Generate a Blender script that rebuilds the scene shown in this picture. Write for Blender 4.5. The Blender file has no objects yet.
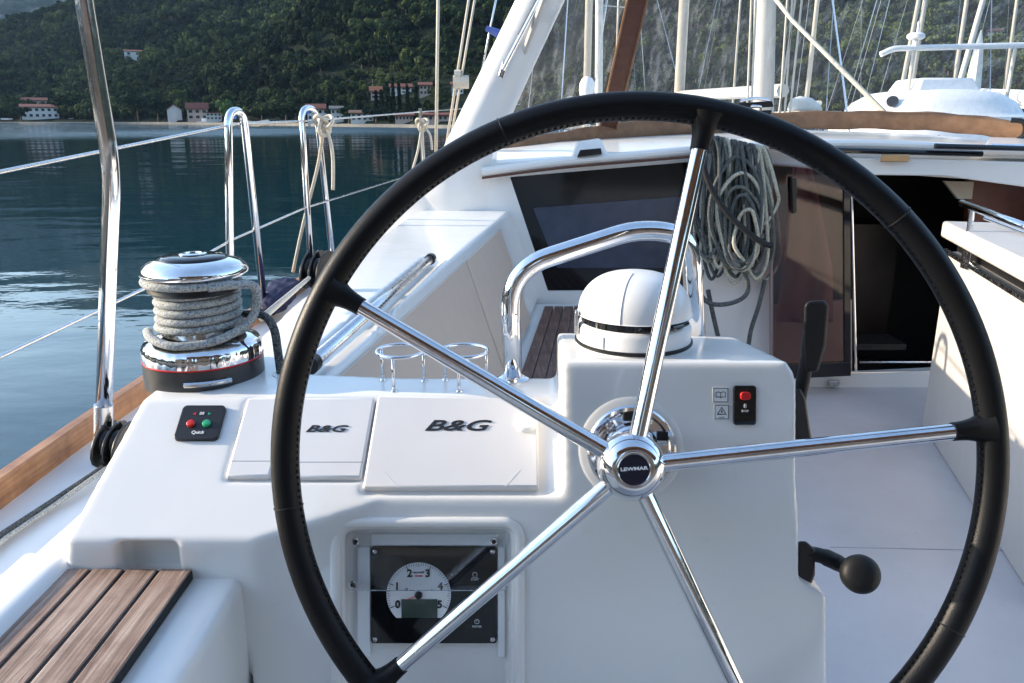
import bpy, bmesh, math, random
import numpy as np
from mathutils import Vector, Matrix, Quaternion
random.seed(7); rng = np.random.default_rng(7)
S = bpy.context.scene
COL = S.collection
H = 2.1                                   # eye height above the water
FOC = 796.0; PIT = math.radians(15.7); cp, sp = math.cos(PIT), math.sin(PIT)
R = math.radians
def V(x, y, z): return Vector((x, y, z + H))          # z given relative to eye height
def ray(px, py):
    u = (px - 512) / FOC; v = (341.5 - py) / FOC
    return Vector((u, cp + v * sp, -sp + v * cp))
E0 = Vector((0, 0, H))
def atY(px, py, Y): d = ray(px, py); return E0 + d * (Y / d.y)
def atZ(px, py, z): d = ray(px, py); return E0 + d * (z / d.z)
def atX(px, py, x): d = ray(px, py); return E0 + d * (x / d.x)
class Plane:
    def __init__(s, o, n, ex=Vector((1, 0, 0))):
        s.o = o; s.n = n.normalized(); s.ex = (ex - s.n * ex.dot(s.n)).normalized(); s.ey = s.n.cross(s.ex).normalized()
        if s.ey.z < 0: s.ey = -s.ey
    def hit(s, px, py, off=0.0):
        d = ray(px, py); t = (s.o + s.n * off - E0).dot(s.n) / d.dot(s.n); return E0 + d * t
    def at(s, a, b, c=0.0): return s.o + s.ex * a + s.ey * b + s.n * c
    def shift(s, o): return Plane(o, s.n, s.ex)

# ---------------------------------------------------------------- materials
MATS = {}
def nt(name):
    m = bpy.data.materials.new(name); m.use_nodes = True; t = m.node_tree
    b = t.nodes['Principled BSDF']; MATS[name] = m; return m, t, b
def N(t, kind, **k):
    n = t.nodes.new(kind)
    for a, v in k.items():
        if a in n.inputs.keys() if hasattr(n.inputs, 'keys') else False: n.inputs[a].default_value = v
        else: setattr(n, a, v)
    return n
def noise(t, scale, detail=4, rough=.55, vec=None, dim=None):
    n = t.nodes.new('ShaderNodeTexNoise'); n.inputs['Scale'].default_value = scale; n.inputs['Detail'].default_value = detail
    n.inputs['Roughness'].default_value = rough
    if vec: t.links.new(vec, n.inputs['Vector'])
    return n
def coords(t, scale=(1, 1, 1), rot=(0, 0, 0)):
    c = t.nodes.new('ShaderNodeTexCoord'); m = t.nodes.new('ShaderNodeMapping')
    m.inputs['Scale'].default_value = scale; m.inputs['Rotation'].default_value = rot
    t.links.new(c.outputs['Object'], m.inputs['Vector']); return m.outputs['Vector']
def ramp(t, fac, stops, interp='LINEAR'):
    r = t.nodes.new('ShaderNodeValToRGB'); t.links.new(fac, r.inputs['Fac']); e = r.color_ramp.elements
    r.color_ramp.interpolation = interp
    while len(e) < len(stops): e.new(.5)
    for x, (p_, c_) in zip(e, stops):
        x.position = p_; x.color = (*c_, 1) if len(c_) == 3 else c_
    return r
def bump(t, b, h, dist, strength=1.0):
    n = t.nodes.new('ShaderNodeBump'); n.inputs['Distance'].default_value = dist; n.inputs['Strength'].default_value = strength
    t.links.new(h, n.inputs['Height']); t.links.new(n.outputs['Normal'], b.inputs['Normal']); return n
def simple(name, col, rough=.5, metal=0., var=0.08, scale=8, bmp=0, bscale=200, coat=0., emit=None):
    m, t, b = nt(name); vec = coords(t)
    n = noise(t, scale, 5, .6, vec)
    lo = tuple(c * (1 - var) for c in col); hi = tuple(min(1, c * (1 + var)) for c in col)
    r = ramp(t, n.outputs['Fac'], [(.3, lo), (.7, hi)]); t.links.new(r.outputs['Color'], b.inputs['Base Color'])
    b.inputs['Metallic'].default_value = metal
    n2 = noise(t, scale * 3, 4, .6, vec)
    mr = t.nodes.new('ShaderNodeMapRange'); mr.inputs['To Min'].default_value = max(0, rough * .8); mr.inputs['To Max'].default_value = rough * 1.25
    t.links.new(n2.outputs['Fac'], mr.inputs['Value']); t.links.new(mr.outputs['Result'], b.inputs['Roughness'])
    if coat: b.inputs['Coat Weight'].default_value = coat; b.inputs['Coat Roughness'].default_value = .08
    if bmp: n3 = noise(t, bscale, 3, .6, vec); bump(t, b, n3.outputs['Fac'], bmp)
    return m
def gelcoat(name, col, rough=.17, grime=.5):
    m, t, b = nt(name); vec = coords(t)
    big = noise(t, 2.2, 6, .6, vec); sm = noise(t, 45, 6, .7, vec)
    r1 = ramp(t, big.outputs['Fac'], [(.35, tuple(c * (1 - .07 * grime) for c in col)), (.65, col)])
    r2 = ramp(t, sm.outputs['Fac'], [(.22, (1 - .10 * grime, 1 - .12 * grime, 1 - .15 * grime)), (.40, (1, 1, 1))])
    mx = t.nodes.new('ShaderNodeMix'); mx.data_type = 'RGBA'; mx.blend_type = 'MULTIPLY'; mx.inputs[0].default_value = 1
    t.links.new(r1.outputs['Color'], mx.inputs[6]); t.links.new(r2.outputs['Color'], mx.inputs[7])
    t.links.new(mx.outputs[2], b.inputs['Base Color'])
    mr = t.nodes.new('ShaderNodeMapRange'); mr.inputs['To Min'].default_value = rough * .6; mr.inputs['To Max'].default_value = rough * 1.5
    sm2 = noise(t, 14, 6, .7, vec)
    t.links.new(sm2.outputs['Fac'], mr.inputs['Value']); t.links.new(mr.outputs['Result'], b.inputs['Roughness'])
    orange = noise(t, 9, 2, .5, vec); bump(t, b, orange.outputs['Fac'], .0009)
    return m
gel = gelcoat('gelcoat_white', (.79, .775, .745))
gelw = gelcoat('gelcoat_deck', (.76, .75, .73), .4, .45)
gelb = gelcoat('gelcoat_backrest_shade', (.60, .475, .38), .42, .5)  # white gelcoat darkened and warmed: its shade is put into the colour
gelt = gelcoat('gelcoat_table', (.55, .52, .48), .35, .4)
gelf = gelcoat('gelcoat_floor', (.56, .54, .545), .4, 1.8)
lidm = gelcoat('cover_plastic', (.74, .72, .705), .45, .25)
def metal(name, col=(.82, .82, .83), rough=.07):
    m, t, b = nt(name); vec = coords(t)
    b.inputs['Metallic'].default_value = 1
    n = noise(t, 30, 6, .7, vec); r = ramp(t, n.outputs['Fac'], [(.3, tuple(c * .86 for c in col)), (.6, col)])
    t.links.new(r.outputs['Color'], b.inputs['Base Color'])
    n2 = noise(t, 90, 5, .75, vec); mr = t.nodes.new('ShaderNodeMapRange'); mr.inputs['From Min'].default_value = .35; mr.inputs['From Max'].default_value = .75
    mr.inputs['To Min'].default_value = rough * .5; mr.inputs['To Max'].default_value = rough * 2.4
    t.links.new(n2.outputs['Fac'], mr.inputs['Value']); t.links.new(mr.outputs['Result'], b.inputs['Roughness'])
    return m
chrome = metal('polished_steel'); steel = metal('satin_steel', (.62, .62, .62), .18)
black = simple('black_plastic', (.009, .009, .0095), .35, bmp=.0002, bscale=400)
gloss_black = simple('gloss_black', (.008, .008, .009), .08, var=.1)
rubber = simple('rubber_black', (.008, .008, .008), .5, bmp=.0003, bscale=300)
rubber.node_tree.nodes['Principled BSDF'].inputs['Specular IOR Level'].default_value = .3
white_pl = simple('white_plastic', (.8, .8, .79), .3, var=.03)
redm = simple('red_plastic', (.6, .02, .02), .3); greenm = simple('green_plastic', (.02, .35, .16), .3)
ink = simple('black_ink', (.012, .012, .014), .5); inkw = simple('white_ink', (.75, .75, .75), .5)
inkg = simple('grey_ink', (.42, .42, .46), .5)
lcd = simple('lcd_glass', (.05, .07, .055), .15)
blue = simple('navy_cloth', (.007, .009, .045), .7, bmp=.001, bscale=60)
tan = simple('tan_canvas', (.25, .14, .08), .85, var=.25, scale=14, bmp=.0006, bscale=350)
brownstrap = simple('brown_canvas', (.105, .045, .03), .8, var=.15, scale=20, bmp=.0005, bscale=300)
cloth = simple('red_cloth', (.42, .19, .20), .9, var=.15, bmp=.003, bscale=14)
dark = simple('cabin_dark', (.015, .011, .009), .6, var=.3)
wood_in = simple('mahogany', (.13, .03, .015), .35, var=.25, scale=6)
beige = simple('beige_vinyl', (.42, .36, .28), .6)
# leather rim
m, t, b = nt('leather'); vec = coords(t)
b.inputs['Base Color'].default_value = (.004, .004, .0045, 1); b.inputs['Specular IOR Level'].default_value = .2
vo = t.nodes.new('ShaderNodeTexVoronoi'); vo.inputs['Scale'].default_value = 620; t.links.new(vec, vo.inputs['Vector'])
n = noise(t, 60, 5, .7, vec); ad = t.nodes.new('ShaderNodeMath'); ad.operation = 'MULTIPLY_ADD'; ad.inputs[1].default_value = .9
t.links.new(n.outputs['Fac'], ad.inputs[0]); t.links.new(vo.outputs['Distance'], ad.inputs[2]); bump(t, b, ad.outputs[0], .00016)
mr = t.nodes.new('ShaderNodeMapRange'); mr.inputs['To Min'].default_value = .30; mr.inputs['To Max'].default_value = .5
n2 = noise(t, 12, 5, .7, vec); t.links.new(n2.outputs['Fac'], mr.inputs['Value']); t.links.new(mr.outputs['Result'], b.inputs['Roughness'])
leather = m
# woods
def wood(name, c1, c2, c3, stretch=(60, 3, 60), rough=.6):
    m, t, b = nt(name); vec = coords(t, stretch)
    n = noise(t, 1.4, 8, .68, vec); n.inputs['Distortion'].default_value = .5
    r = ramp(t, n.outputs['Fac'], [(.28, c1), (.5, c2), (.74, c3)])
    v2 = coords(t); nb = noise(t, 9, 5, .65, v2); r2 = ramp(t, nb.outputs['Fac'], [(.32, (.5, .42, .38)), (.6, (1, 1, 1))])
    mx = t.nodes.new('ShaderNodeMix'); mx.data_type = 'RGBA'; mx.blend_type = 'MULTIPLY'; mx.inputs[0].default_value = .85
    t.links.new(r.outputs['Color'], mx.inputs[6]); t.links.new(r2.outputs['Color'], mx.inputs[7]); t.links.new(mx.outputs[2], b.inputs['Base Color'])
    b.inputs['Roughness'].default_value = rough; bump(t, b, n.outputs['Fac'], .0012); return m
teak = wood('weathered_teak', (.10, .06, .042), (.30, .20, .15), (.56, .45, .37), (75, 3, 75), .65)
teak2 = wood('dark_teak', (.08, .04, .028), (.20, .11, .08), (.32, .20, .15), (70, 4, 70), .6)
toe = wood('toe_rail_wood', (.24, .10, .035), (.40, .19, .08), (.55, .30, .14), (40, 1.5, 40), .45)
# rope
def rope(name, c1, c2, c3, sc=520):
    m, t, b = nt(name); vec = coords(t)
    v = t.nodes.new('ShaderNodeTexVoronoi'); v.inputs['Scale'].default_value = sc; t.links.new(vec, v.inputs['Vector'])
    sx = t.nodes.new('ShaderNodeSeparateColor'); t.links.new(v.outputs['Color'], sx.inputs['Color'])
    r = ramp(t, sx.outputs[0], [(0, c1), (.42, c2), (.93, c3)], 'CONSTANT'); t.links.new(r.outputs['Color'], b.inputs['Base Color'])
    b.inputs['Roughness'].default_value = .85; bump(t, b, v.outputs['Distance'], .0006); return m
rope_sheet = rope('sheet_rope', (.26, .27, .26), (.45, .46, .43), (.10, .14, .28), 520)
rope_dark = rope('dark_rope', (.03, .035, .035), (.10, .11, .11), (.22, .22, .2))
rope_cream = rope('cream_rope', (.50, .45, .36), (.62, .56, .46), (.40, .34, .26), 300)
rope_coil = [rope('coil_rope_a', (.04, .045, .04), (.13, .14, .13), (.42, .40, .3)), rope('coil_rope_b', (.26, .26, .21), (.58, .54, .42), (.12, .12, .1)), rope_dark]  # cream loops among the dark ones imitate sunlit rope highlights
# tinted / clear sheets
def sheet(name, tint, glossmix=.09, haze=.0, grough=.03, wob=0.):
    m = bpy.data.materials.new(name); m.use_nodes = True; t = m.node_tree; t.nodes.clear(); MATS[name] = m
    o = t.nodes.new('ShaderNodeOutputMaterial'); tr = t.nodes.new('ShaderNodeBsdfTransparent'); tr.inputs['Color'].default_value = (*tint, 1)
    gl = t.nodes.new('ShaderNodeBsdfGlossy'); gl.inputs['Roughness'].default_value = grough
    lf_ = t.nodes.new('ShaderNodeLayerWeight'); lf_.inputs['Blend'].default_value = .5
    lw = t.nodes.new('ShaderNodeMath'); lw.operation = 'POWER'; lw.inputs[1].default_value = 4.; t.links.new(lf_.outputs['Facing'], lw.inputs[0])
    mx = t.nodes.new('ShaderNodeMixShader'); t.links.new(tr.outputs[0], mx.inputs[1]); t.links.new(gl.outputs[0], mx.inputs[2])
    ml = t.nodes.new('ShaderNodeMath'); ml.operation = 'ADD'; ml.inputs[1].default_value = glossmix; t.links.new(lw.outputs[0], ml.inputs[0]); t.links.new(ml.outputs[0], mx.inputs[0])
    last = mx
    if wob or haze:
        vec = coords(t, (26, 10, .9)); n = noise(t, 1.1, 6, .65, vec); n.inputs['Distortion'].default_value = .25
    if wob:
        bp = t.nodes.new('ShaderNodeBump'); bp.inputs['Distance'].default_value = wob; t.links.new(n.outputs['Fac'], bp.inputs['Height']); t.links.new(bp.outputs[0], gl.inputs['Normal'])
    if haze:
        df = t.nodes.new('ShaderNodeBsdfDiffuse'); df.inputs['Color'].default_value = (.75, .78, .8, 1)
        tl = t.nodes.new('ShaderNodeBsdfTranslucent'); tl.inputs['Color'].default_value = (.75, .78, .8, 1)
        ms = t.nodes.new('ShaderNodeMixShader'); ms.inputs[0].default_value = .5; t.links.new(df.outputs[0], ms.inputs[1]); t.links.new(tl.outputs[0], ms.inputs[2])
        sc = noise(t, 160, 3, .7, coords(t)); 
        r = ramp(t, n.outputs['Fac'], [(.40, (haze * .2,) * 3), (.52, (haze * 1.2,) * 3), (.64, (haze * 6,) * 3)])
        r2 = ramp(t, sc.outputs['Fac'], [(.70, (0, 0, 0)), (.78, (haze * 1.5,) * 3)])
        ad = t.nodes.new('ShaderNodeMath'); ad.operation = 'ADD'; t.links.new(r.outputs[0], ad.inputs[0]); t.links.new(r2.outputs[0], ad.inputs[1])
        m2 = t.nodes.new('ShaderNodeMixShader'); t.links.new(ad.outputs[0], m2.inputs[0]); t.links.new(mx.outputs[0], m2.inputs[1]); t.links.new(ms.outputs[0], m2.inputs[2]); last = m2
    t.links.new(last.outputs[0], o.inputs[0]); return m
vinyl = sheet('clear_vinyl', (.95, .96, .96), .05, .026, .035, .0012)
acrylic = sheet('clear_acrylic', (.95, .96, .97), .03)
tinted = sheet('tinted_acrylic', (.56, .45, .44), .065)
tintwin = sheet('smoked_window', (.05, .06, .08), .02, 0, .03)

# ---------------------------------------------------------------- object helpers
def wloc(o):
    l = Vector((0, 0, 0))
    while o is not None: l += o.location; o = o.parent
    return l
def tag(o, label=None, cat=None, group=None, kind=None):
    if label: o['label'] = label
    if cat: o['category'] = cat
    if group: o['group'] = group
    if kind: o['kind'] = kind
    return o
def thing(name, label, cat, loc, group=None):
    o = bpy.data.objects.new(name, None); COL.objects.link(o); o.location = loc; o.empty_display_size = .05
    return tag(o, label, cat, group)
def finish(o, me, parent, mats, smooth, bevel, bseg):
    for mm in (mats if isinstance(mats, (list, tuple)) else [mats]): me.materials.append(mm)
    if smooth is not None and len(me.polygons):
        me.shade_smooth()
        if smooth < 179: me.set_sharp_from_angle(angle=R(smooth))
    COL.objects.link(o)
    if parent is not None: o.parent = parent
    if bevel:
        md = o.modifiers.new('bevel', 'BEVEL'); md.width = bevel; md.segments = bseg; md.limit_method = 'ANGLE'; md.angle_limit = R(30); md.harden_normals = False
    return o
def obj(name, vf, mat, parent=None, smooth=35, bevel=0, bseg=3, loc=None, mi=None):
    vs, fs = vf[0], vf[1]
    base = wloc(parent) if parent is not None else (loc if loc is not None else Vector((0, 0, 0)))
    me = bpy.data.meshes.new(name); me.from_pydata([tuple(Vector(v) - base) for v in vs], [], fs); me.update()
    bm = bmesh.new(); bm.from_mesh(me); bmesh.ops.recalc_face_normals(bm, faces=bm.faces); bm.to_mesh(me); bm.free()
    o = bpy.data.objects.new(name, me)
    if parent is None and loc is not None: o.location = loc
    finish(o, me, parent, mat, smooth, bevel, bseg)
    if mi is not None: me.polygons.foreach_set('material_index', mi)
    return o
def join(*vfs):
    vs, fs = [], []
    for v, f in vfs:
        k = len(vs); vs += list(v); fs += [tuple(i + k for i in q) for q in f]
    return vs, fs
def hull(pts):
    bm = bmesh.new(); vv = [bm.verts.new(p) for p in pts]
    r = bmesh.ops.convex_hull(bm, input=vv)
    bmesh.ops.delete(bm, geom=[g for g in bm.verts if not g.link_faces], context='VERTS')
    bmesh.ops.dissolve_limit(bm, angle_limit=R(.5), verts=bm.verts, edges=bm.edges)
    bm.verts.index_update(); out = ([v.co.copy() for v in bm.verts], [tuple(v.index for v in f.verts) for f in bm.faces]); bm.free(); return out
def box(c, s, M=None):
    c = Vector(c); vs = []
    for x in (-.5, .5):
        for y in (-.5, .5):
            for z in (-.5, .5):
                d = Vector((x * s[0], y * s[1], z * s[2])); vs.append(c + (M @ d if M else d))
    return vs, [(0, 1, 3, 2), (4, 6, 7, 5), (0, 4, 5, 1), (2, 3, 7, 6), (0, 2, 6, 4), (1, 5, 7, 3)]
def pmat(P): return Matrix((P.ex, P.ey, P.n)).transposed()
def pbox(P, c, s): return box(c, s, pmat(P))
def prism(poly, off):                      # polygon (list of Vectors) extruded by vector off
    n = len(poly); vs = list(poly) + [p + off for p in poly]
    return vs, [tuple(range(n))[::-1], tuple(range(n, 2 * n))] + [(i, (i + 1) % n, n + (i + 1) % n, n + i) for i in range(n)]
def spline(pts, n=8, closed=False):
    P = [Vector(p) for p in pts]; out = []; L = len(P); rg = range(L if closed else L - 1)
    for i in rg:
        if closed: a, b_, c, d = P[i - 1], P[i], P[(i + 1) % L], P[(i + 2) % L]
        else: a = P[max(i - 1, 0)]; b_ = P[i]; c = P[i + 1]; d = P[min(i + 2, L - 1)]
        for k in range(n):
            t_ = k / n; t2 = t_ * t_; t3 = t2 * t_
            out.append(.5 * ((2 * b_) + (c - a) * t_ + (2 * a - 5 * b_ + 4 * c - d) * t2 + (3 * b_ - a - 3 * c + d) * t3))
    if not closed: out.append(P[-1])
    return out
def bend(pts, r, n=6):                      # polyline with rounded corners
    P = [Vector(p) for p in pts]; out = [P[0]]
    for i in range(1, len(P) - 1):
        a = (P[i - 1] - P[i]); b_ = (P[i + 1] - P[i]); k = min(r, a.length * .49, b_.length * .49)
        A = P[i] + a.normalized() * k; B = P[i] + b_.normalized() * k
        for j in range(n + 1):
            t_ = j / n; out.append(A * (1 - t_) ** 2 + P[i] * 2 * t_ * (1 - t_) + B * t_ ** 2)
    out.append(P[-1]); return out
def tube(pts, r, seg=12, closed=False):
    P = [Vector(p) for p in pts]; n = len(P); rr = r if isinstance(r, (list, tuple)) else [r] * n
    T = []
    for i in range(n):
        a = P[i - 1] if (i or closed) else P[i]; b_ = P[(i + 1) % n] if (i < n - 1 or closed) else P[i]
        T.append((b_ - a).normalized())
    up = Vector((0, 0, 1)) if abs(T[0].z) < .9 else Vector((1, 0, 0)); u = (up - T[0] * up.dot(T[0])).normalized(); U = [u]
    for i in range(1, n):
        q = T[i - 1].rotation_difference(T[i]); u = q @ u; u = (u - T[i] * u.dot(T[i])).normalized(); U.append(u)
    vs, fs = [], []
    for i in range(n):
        w = T[i].cross(U[i])
        for k in range(seg):
            a = 2 * math.pi * k / seg; vs.append(P[i] + (U[i] * math.cos(a) + w * math.sin(a)) * rr[i])
    for i in range(n if closed else n - 1):
        j = (i + 1) % n; sh = 0
        if closed and j == 0:
            q = T[-1].rotation_difference(T[0]); uu = q @ U[-1]; w0 = T[0].cross(U[0]); ang = math.atan2(uu.dot(w0), uu.dot(U[0])); sh = int(round(ang / (2 * math.pi) * seg))
        for k in range(seg): fs.append((i * seg + k, i * seg + (k + 1) % seg, j * seg + (k + 1 + sh) % seg, j * seg + (k + sh) % seg))
    if not closed: fs += [tuple(range(seg))[::-1], tuple(range((n - 1) * seg, n * seg))]
    return vs, fs
def lathe(prof, o, ax=Vector((0, 0, 1)), seg=40):
    ax = Vector(ax).normalized(); up = Vector((1, 0, 0)) if abs(ax.x) < .9 else Vector((0, 1, 0)); u = (up - ax * up.dot(ax)).normalized(); w = ax.cross(u)
    vs, fs = [], []
    for r, h in prof:
        for k in range(seg):
            a = 2 * math.pi * k / seg; vs.append(Vector(o) + ax * h + (u * math.cos(a) + w * math.sin(a)) * max(r, 1e-5))
    for i in range(len(prof) - 1):
        for k in range(seg): fs.append((i * seg + k, i * seg + (k + 1) % seg, (i + 1) * seg + (k + 1) % seg, (i + 1) * seg + k))
    fs += [tuple(range(seg))[::-1], tuple(range((len(prof) - 1) * seg, len(prof) * seg))]
    return vs, fs
def rrect(P, cx, cy, w, h, r, z=0, n=5):
    out = []
    for sx, sy, a0 in ((1, 1, 0), (-1, 1, 90), (-1, -1, 180), (1, -1, 270)):
        for k in range(n + 1):
            a = R(a0 + 90 * k / n); out.append(P.at(cx + sx * (w / 2 - r) + r * math.cos(a), cy + sy * (h / 2 - r) + r * math.sin(a), z))
    return out
def plate(P, cx, cy, w, h, r, z0, z1): return prism(rrect(P, cx, cy, w, h, r, z0), P.n * (z1 - z0))
def text(s, size, P, a, b_, mat, parent, name='lettering', shear=0, bold=0, ext=.0006, sx=1., z=.0006, align='CENTER', rot=0):
    cu = bpy.data.curves.new('t', 'FONT'); cu.body = s; cu.size = size; cu.shear = shear; cu.offset = bold; cu.extrude = ext; cu.align_x = align; cu.align_y = 'CENTER'; cu.resolution_u = 4
    o = bpy.data.objects.new('t', cu); COL.objects.link(o); dg = bpy.context.evaluated_depsgraph_get(); dg.update()
    me = bpy.data.meshes.new_from_object(o.evaluated_get(dg)); vs = []
    for v in me.vertices:
        x, y = v.co.x * sx, v.co.y; x, y = x * math.cos(rot) - y * math.sin(rot), x * math.sin(rot) + y * math.cos(rot)
        vs.append(P.at(a + x, b_ + y, z + v.co.z))
    fs = [tuple(p.vertices) for p in me.polygons]; bpy.data.objects.remove(o); bpy.data.curves.remove(cu); bpy.data.meshes.remove(me)
    return obj(name, (vs, fs), mat, parent, smooth=None)
def solid(name, hulls, cutters, mat, parent, voxel=.005, it=12, fac=.5):
    def tmp(vfs):
        me = bpy.data.meshes.new('tmp'); v, f = join(*vfs); me.from_pydata([tuple(x) for x in v], [], f)
        bm = bmesh.new(); bm.from_mesh(me); bmesh.ops.recalc_face_normals(bm, faces=bm.faces); bm.to_mesh(me); bm.free()
        o = bpy.data.objects.new('tmp', me); COL.objects.link(o); return o
    o = tmp(hulls); md = o.modifiers.new('r', 'REMESH'); md.mode = 'VOXEL'; md.voxel_size = voxel
    cs = []
    for c in cutters:
        k = tmp([c]); cs.append(k); b_ = o.modifiers.new('b', 'BOOLEAN'); b_.operation = 'DIFFERENCE'; b_.object = k; b_.solver = 'EXACT'
    if cutters: md = o.modifiers.new('r', 'REMESH'); md.mode = 'VOXEL'; md.voxel_size = voxel
    if it: md = o.modifiers.new('s', 'SMOOTH'); md.iterations = it; md.factor = fac
    dg = bpy.context.evaluated_depsgraph_get(); dg.update(); me = bpy.data.meshes.new_from_object(o.evaluated_get(dg)); me.name = name
    for x in [o] + cs: bpy.data.objects.remove(x)
    base = wloc(parent) if parent else Vector((0, 0, 0)); me.transform(Matrix.Translation(-base)); me.materials.clear()
    ob = bpy.data.objects.new(name, me); finish(ob, me, parent, mat, 180, 0, 1); return ob
def copy_thing(o, loc, label=None):
    c = o.copy(); COL.objects.link(c); c.location = loc
    if label: c['label'] = label
    for ch in [x for x in bpy.data.objects if x.parent == o]:
        d = ch.copy(); COL.objects.link(d); d.parent = c
        for g in [x for x in bpy.data.objects if x.parent == ch]: e = g.copy(); COL.objects.link(e); e.parent = d
    return c

# ================================================================ key planes
WC = V(.15317, .91646, -.41075); th, ph = .26127, -.02766
WN = Vector((math.sin(ph), -math.cos(th) * math.cos(ph), math.sin(th) * math.cos(ph)))
W = Plane(WC, WN)
FN = Vector((0, -math.cos(th), math.sin(th)))
F = Plane(WC - FN * .10, FN)                                   # console front wall
fe = F.hit(400, 500)
sl = R(35)
T = Plane(Vector((0, fe.y, fe.z)), Vector((0, -math.sin(sl), math.cos(sl))))   # sloping instrument face
rg = T.hit(400, 396); RY, RZ = rg.y, rg.z - H                    # ridge of the console
BY = atZ(400, 377, RZ).y                                         # back edge of the ledge
FLO = -1.3; SEAT = -.585
print('ridge', RY, RZ, 'back', BY, 'front', fe.y, fe.z - H)

# ================================================================ YACHT (hull, decks, mouldings)
yacht = thing('sailing_yacht', 'white sailing yacht seen from its port helm, cockpit with teak slats ahead', 'yacht', Vector((.75, 3, 0)))
# sheer line of the port side: (x, y) of the toe rail inner face
SH = [(-1.22, -2.2), (-1.24, -1), (-1.245, 1), (-1.24, 2.4), (-1.17, 3.8), (-1.1, 5.5), (-1.0, 7.3), (-.6, 9.2), (.3, 11.4), (1.35, 12.6)]
def sheer(off=0.):
    pts = spline([(x - off, y, 0) for x, y in SH], 8); return [(p.x, p.y) for p in pts]
CX = 1.35
hv, hf = [], []
for (x, y) in sheer(.06):
    w = CX - x
    for k, (fw, z) in enumerate([(1, -.92), (.99, -1.2), (.93, -1.7), (.75, -2.1), (.35, -2.6), (0, -2.75)]): hv.append(V(CX - w * fw, y, z))
n_ = len(hv) // 6
for i in range(n_ - 1):
    for k in range(5): hf.append((i * 6 + k, i * 6 + k + 1, (i + 1) * 6 + k + 1, (i + 1) * 6 + k))
mv = [Vector((2 * CX - v.x, v.y, v.z)) for v in hv]
stern = [0, 1, 2, 3, 4, 5]
obj('hull', join((hv, hf), (mv, hf), ([hv[i] for i in stern] + [mv[i] for i in stern[::-1]], [tuple(range(12))])), gel, yacht, smooth=50)
# toe rail, port and starboard
def sweep(path, prof, mir=False):
    vs = []; n = len(path); m_ = len(prof)
    for i, (x, y) in enumerate(path):
        a = path[max(i - 1, 0)]; b_ = path[min(i + 1, n - 1)]; d = Vector((b_[0] - a[0], b_[1] - a[1], 0)).normalized(); nr = Vector((-d.y, d.x, 0))
        for (o_, z) in prof:
            p = V(x, y, z) + nr * o_
            if mir: p.x = 2 * CX - p.x
            vs.append(p)
    fs = [(i * m_ + k, i * m_ + (k + 1) % m_, (i + 1) * m_ + (k + 1) % m_, (i + 1) * m_ + k) for i in range(n - 1) for k in range(m_)]
    fs += [tuple(range(m_)), tuple(range((n - 1) * m_, n * m_))]
    return vs, fs
tp = [(0, -.925), (0, -.858), (.006, -.85), (.036, -.85), (.042, -.858), (.05, -.925)]
for mir in (0, 1): obj('toe_rail', sweep(sheer(0), tp, mir), toe, yacht, smooth=25)
# side decks
def deckstrip(inner, mir):
    vs, fs = [], []; sh = sheer(.03)
    for i, (x, y) in enumerate(sh):
        for q in ((x, -.92), (inner(y), -.915)):
            X = q[0] if not mir else 2 * CX - q[0]
            vs += [V(X, y, q[1]), V(X, y, q[1] - .05)]
    for i in range(len(sh) - 1):
        a = i * 4; b_ = a + 4; fs += [(a, a + 2, b_ + 2, b_), (a + 1, b_ + 1, b_ + 3, a + 3), (a + 2, a + 3, b_ + 3, b_ + 2)]
    return vs, fs
def inner(y):
    if y < 5: return -.42 if y > 1.5 else -.6
    return CX
for mir in (0, 1): obj('side_deck', deckstrip(inner, mir), gelw, yacht, smooth=30)
# coaming running aft beside the helm seat (port): sloping outer face, and cockpit floor
obj('cockpit_floor', box(V(CX, 1.4, FLO - .03), (4.2, 5.0, .06)), gelf, yacht, smooth=None)
obj('aft_deck', box(V(CX, -1.45, -.86), (4.6, 1.7, .08)), teak, yacht, smooth=30, bevel=.01)
obj('transom_wall', box(V(CX, -.60, -1.0), (4.4, .06, .6)), gel, yacht, smooth=30, bevel=.01)
def coam(y0, y1, x0, z0, x1, z1): pass
px_ = lambda P, z: (P.x, P.y, P.z - H)
LW = [T.hit(133, 442), T.hit(60, 562)]
HS = [  # port coaming aft of the console with its sloping outside, down to the side deck
    hull([V(-.58, -.9, -.60), V(-.58, 1.45, -.60), V(-.615, -.9, -.568), V(-.60, 1.45, -.568), V(-.66, -.9, -.572), V(-.64, 1.45, -.572), V(-1.10, -.9, -.93), V(-1.04, 1.6, -.93), V(-.58, -.9, -.95), V(-.58, 1.6, -.95)]),
    hull([V(-.55, 1.3, RZ - .09), V(-.50, 1.6, -.47), V(-.53, 1.9, -.46), V(-.47, 3.4, -.46), V(-.38, 3.7, -.46), V(-.45, 3.75, -.46), V(-.46, 1.3, -.46), V(-.85, 1.3, -.94), V(-.75, 3.7, -.94), V(-.46, 1.3, -.94), V(-.38, 3.7, -.94)]),
]
solid('outer_coaming', HS, [], gelw, yacht, .012, 4)
# inner coaming / seat back, port side, top at z -.42
ct = -.42
I0, I1 = atZ(318, 372, ct), atZ(497, 222, ct)
O = [V(-.50, 1.52, ct - .012), V(-.53, 1.86, ct - .015), V(-.515, 2.6, ct - .012), V(-.468, 3.4, ct)]
bk = .16
DD = Vector((.14, 0, -.43))
tops = [V(-.40, BY - .05, ct - .03), V(-.50, BY + .02, ct - .03), V(-.52, 1.4, ct - .02)] + O + [V(-.40, 3.9, ct)]
cm = [hull(tops + [I0, I1, I0 + DD, I1 + DD, I1 + Vector((.06, .5, 0)), I1 + Vector((.2, .5, -.43)), V(-.36, BY - .05, -.88)] + [Vector((p.x, p.y, H - .9)) for p in tops])]
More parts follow.
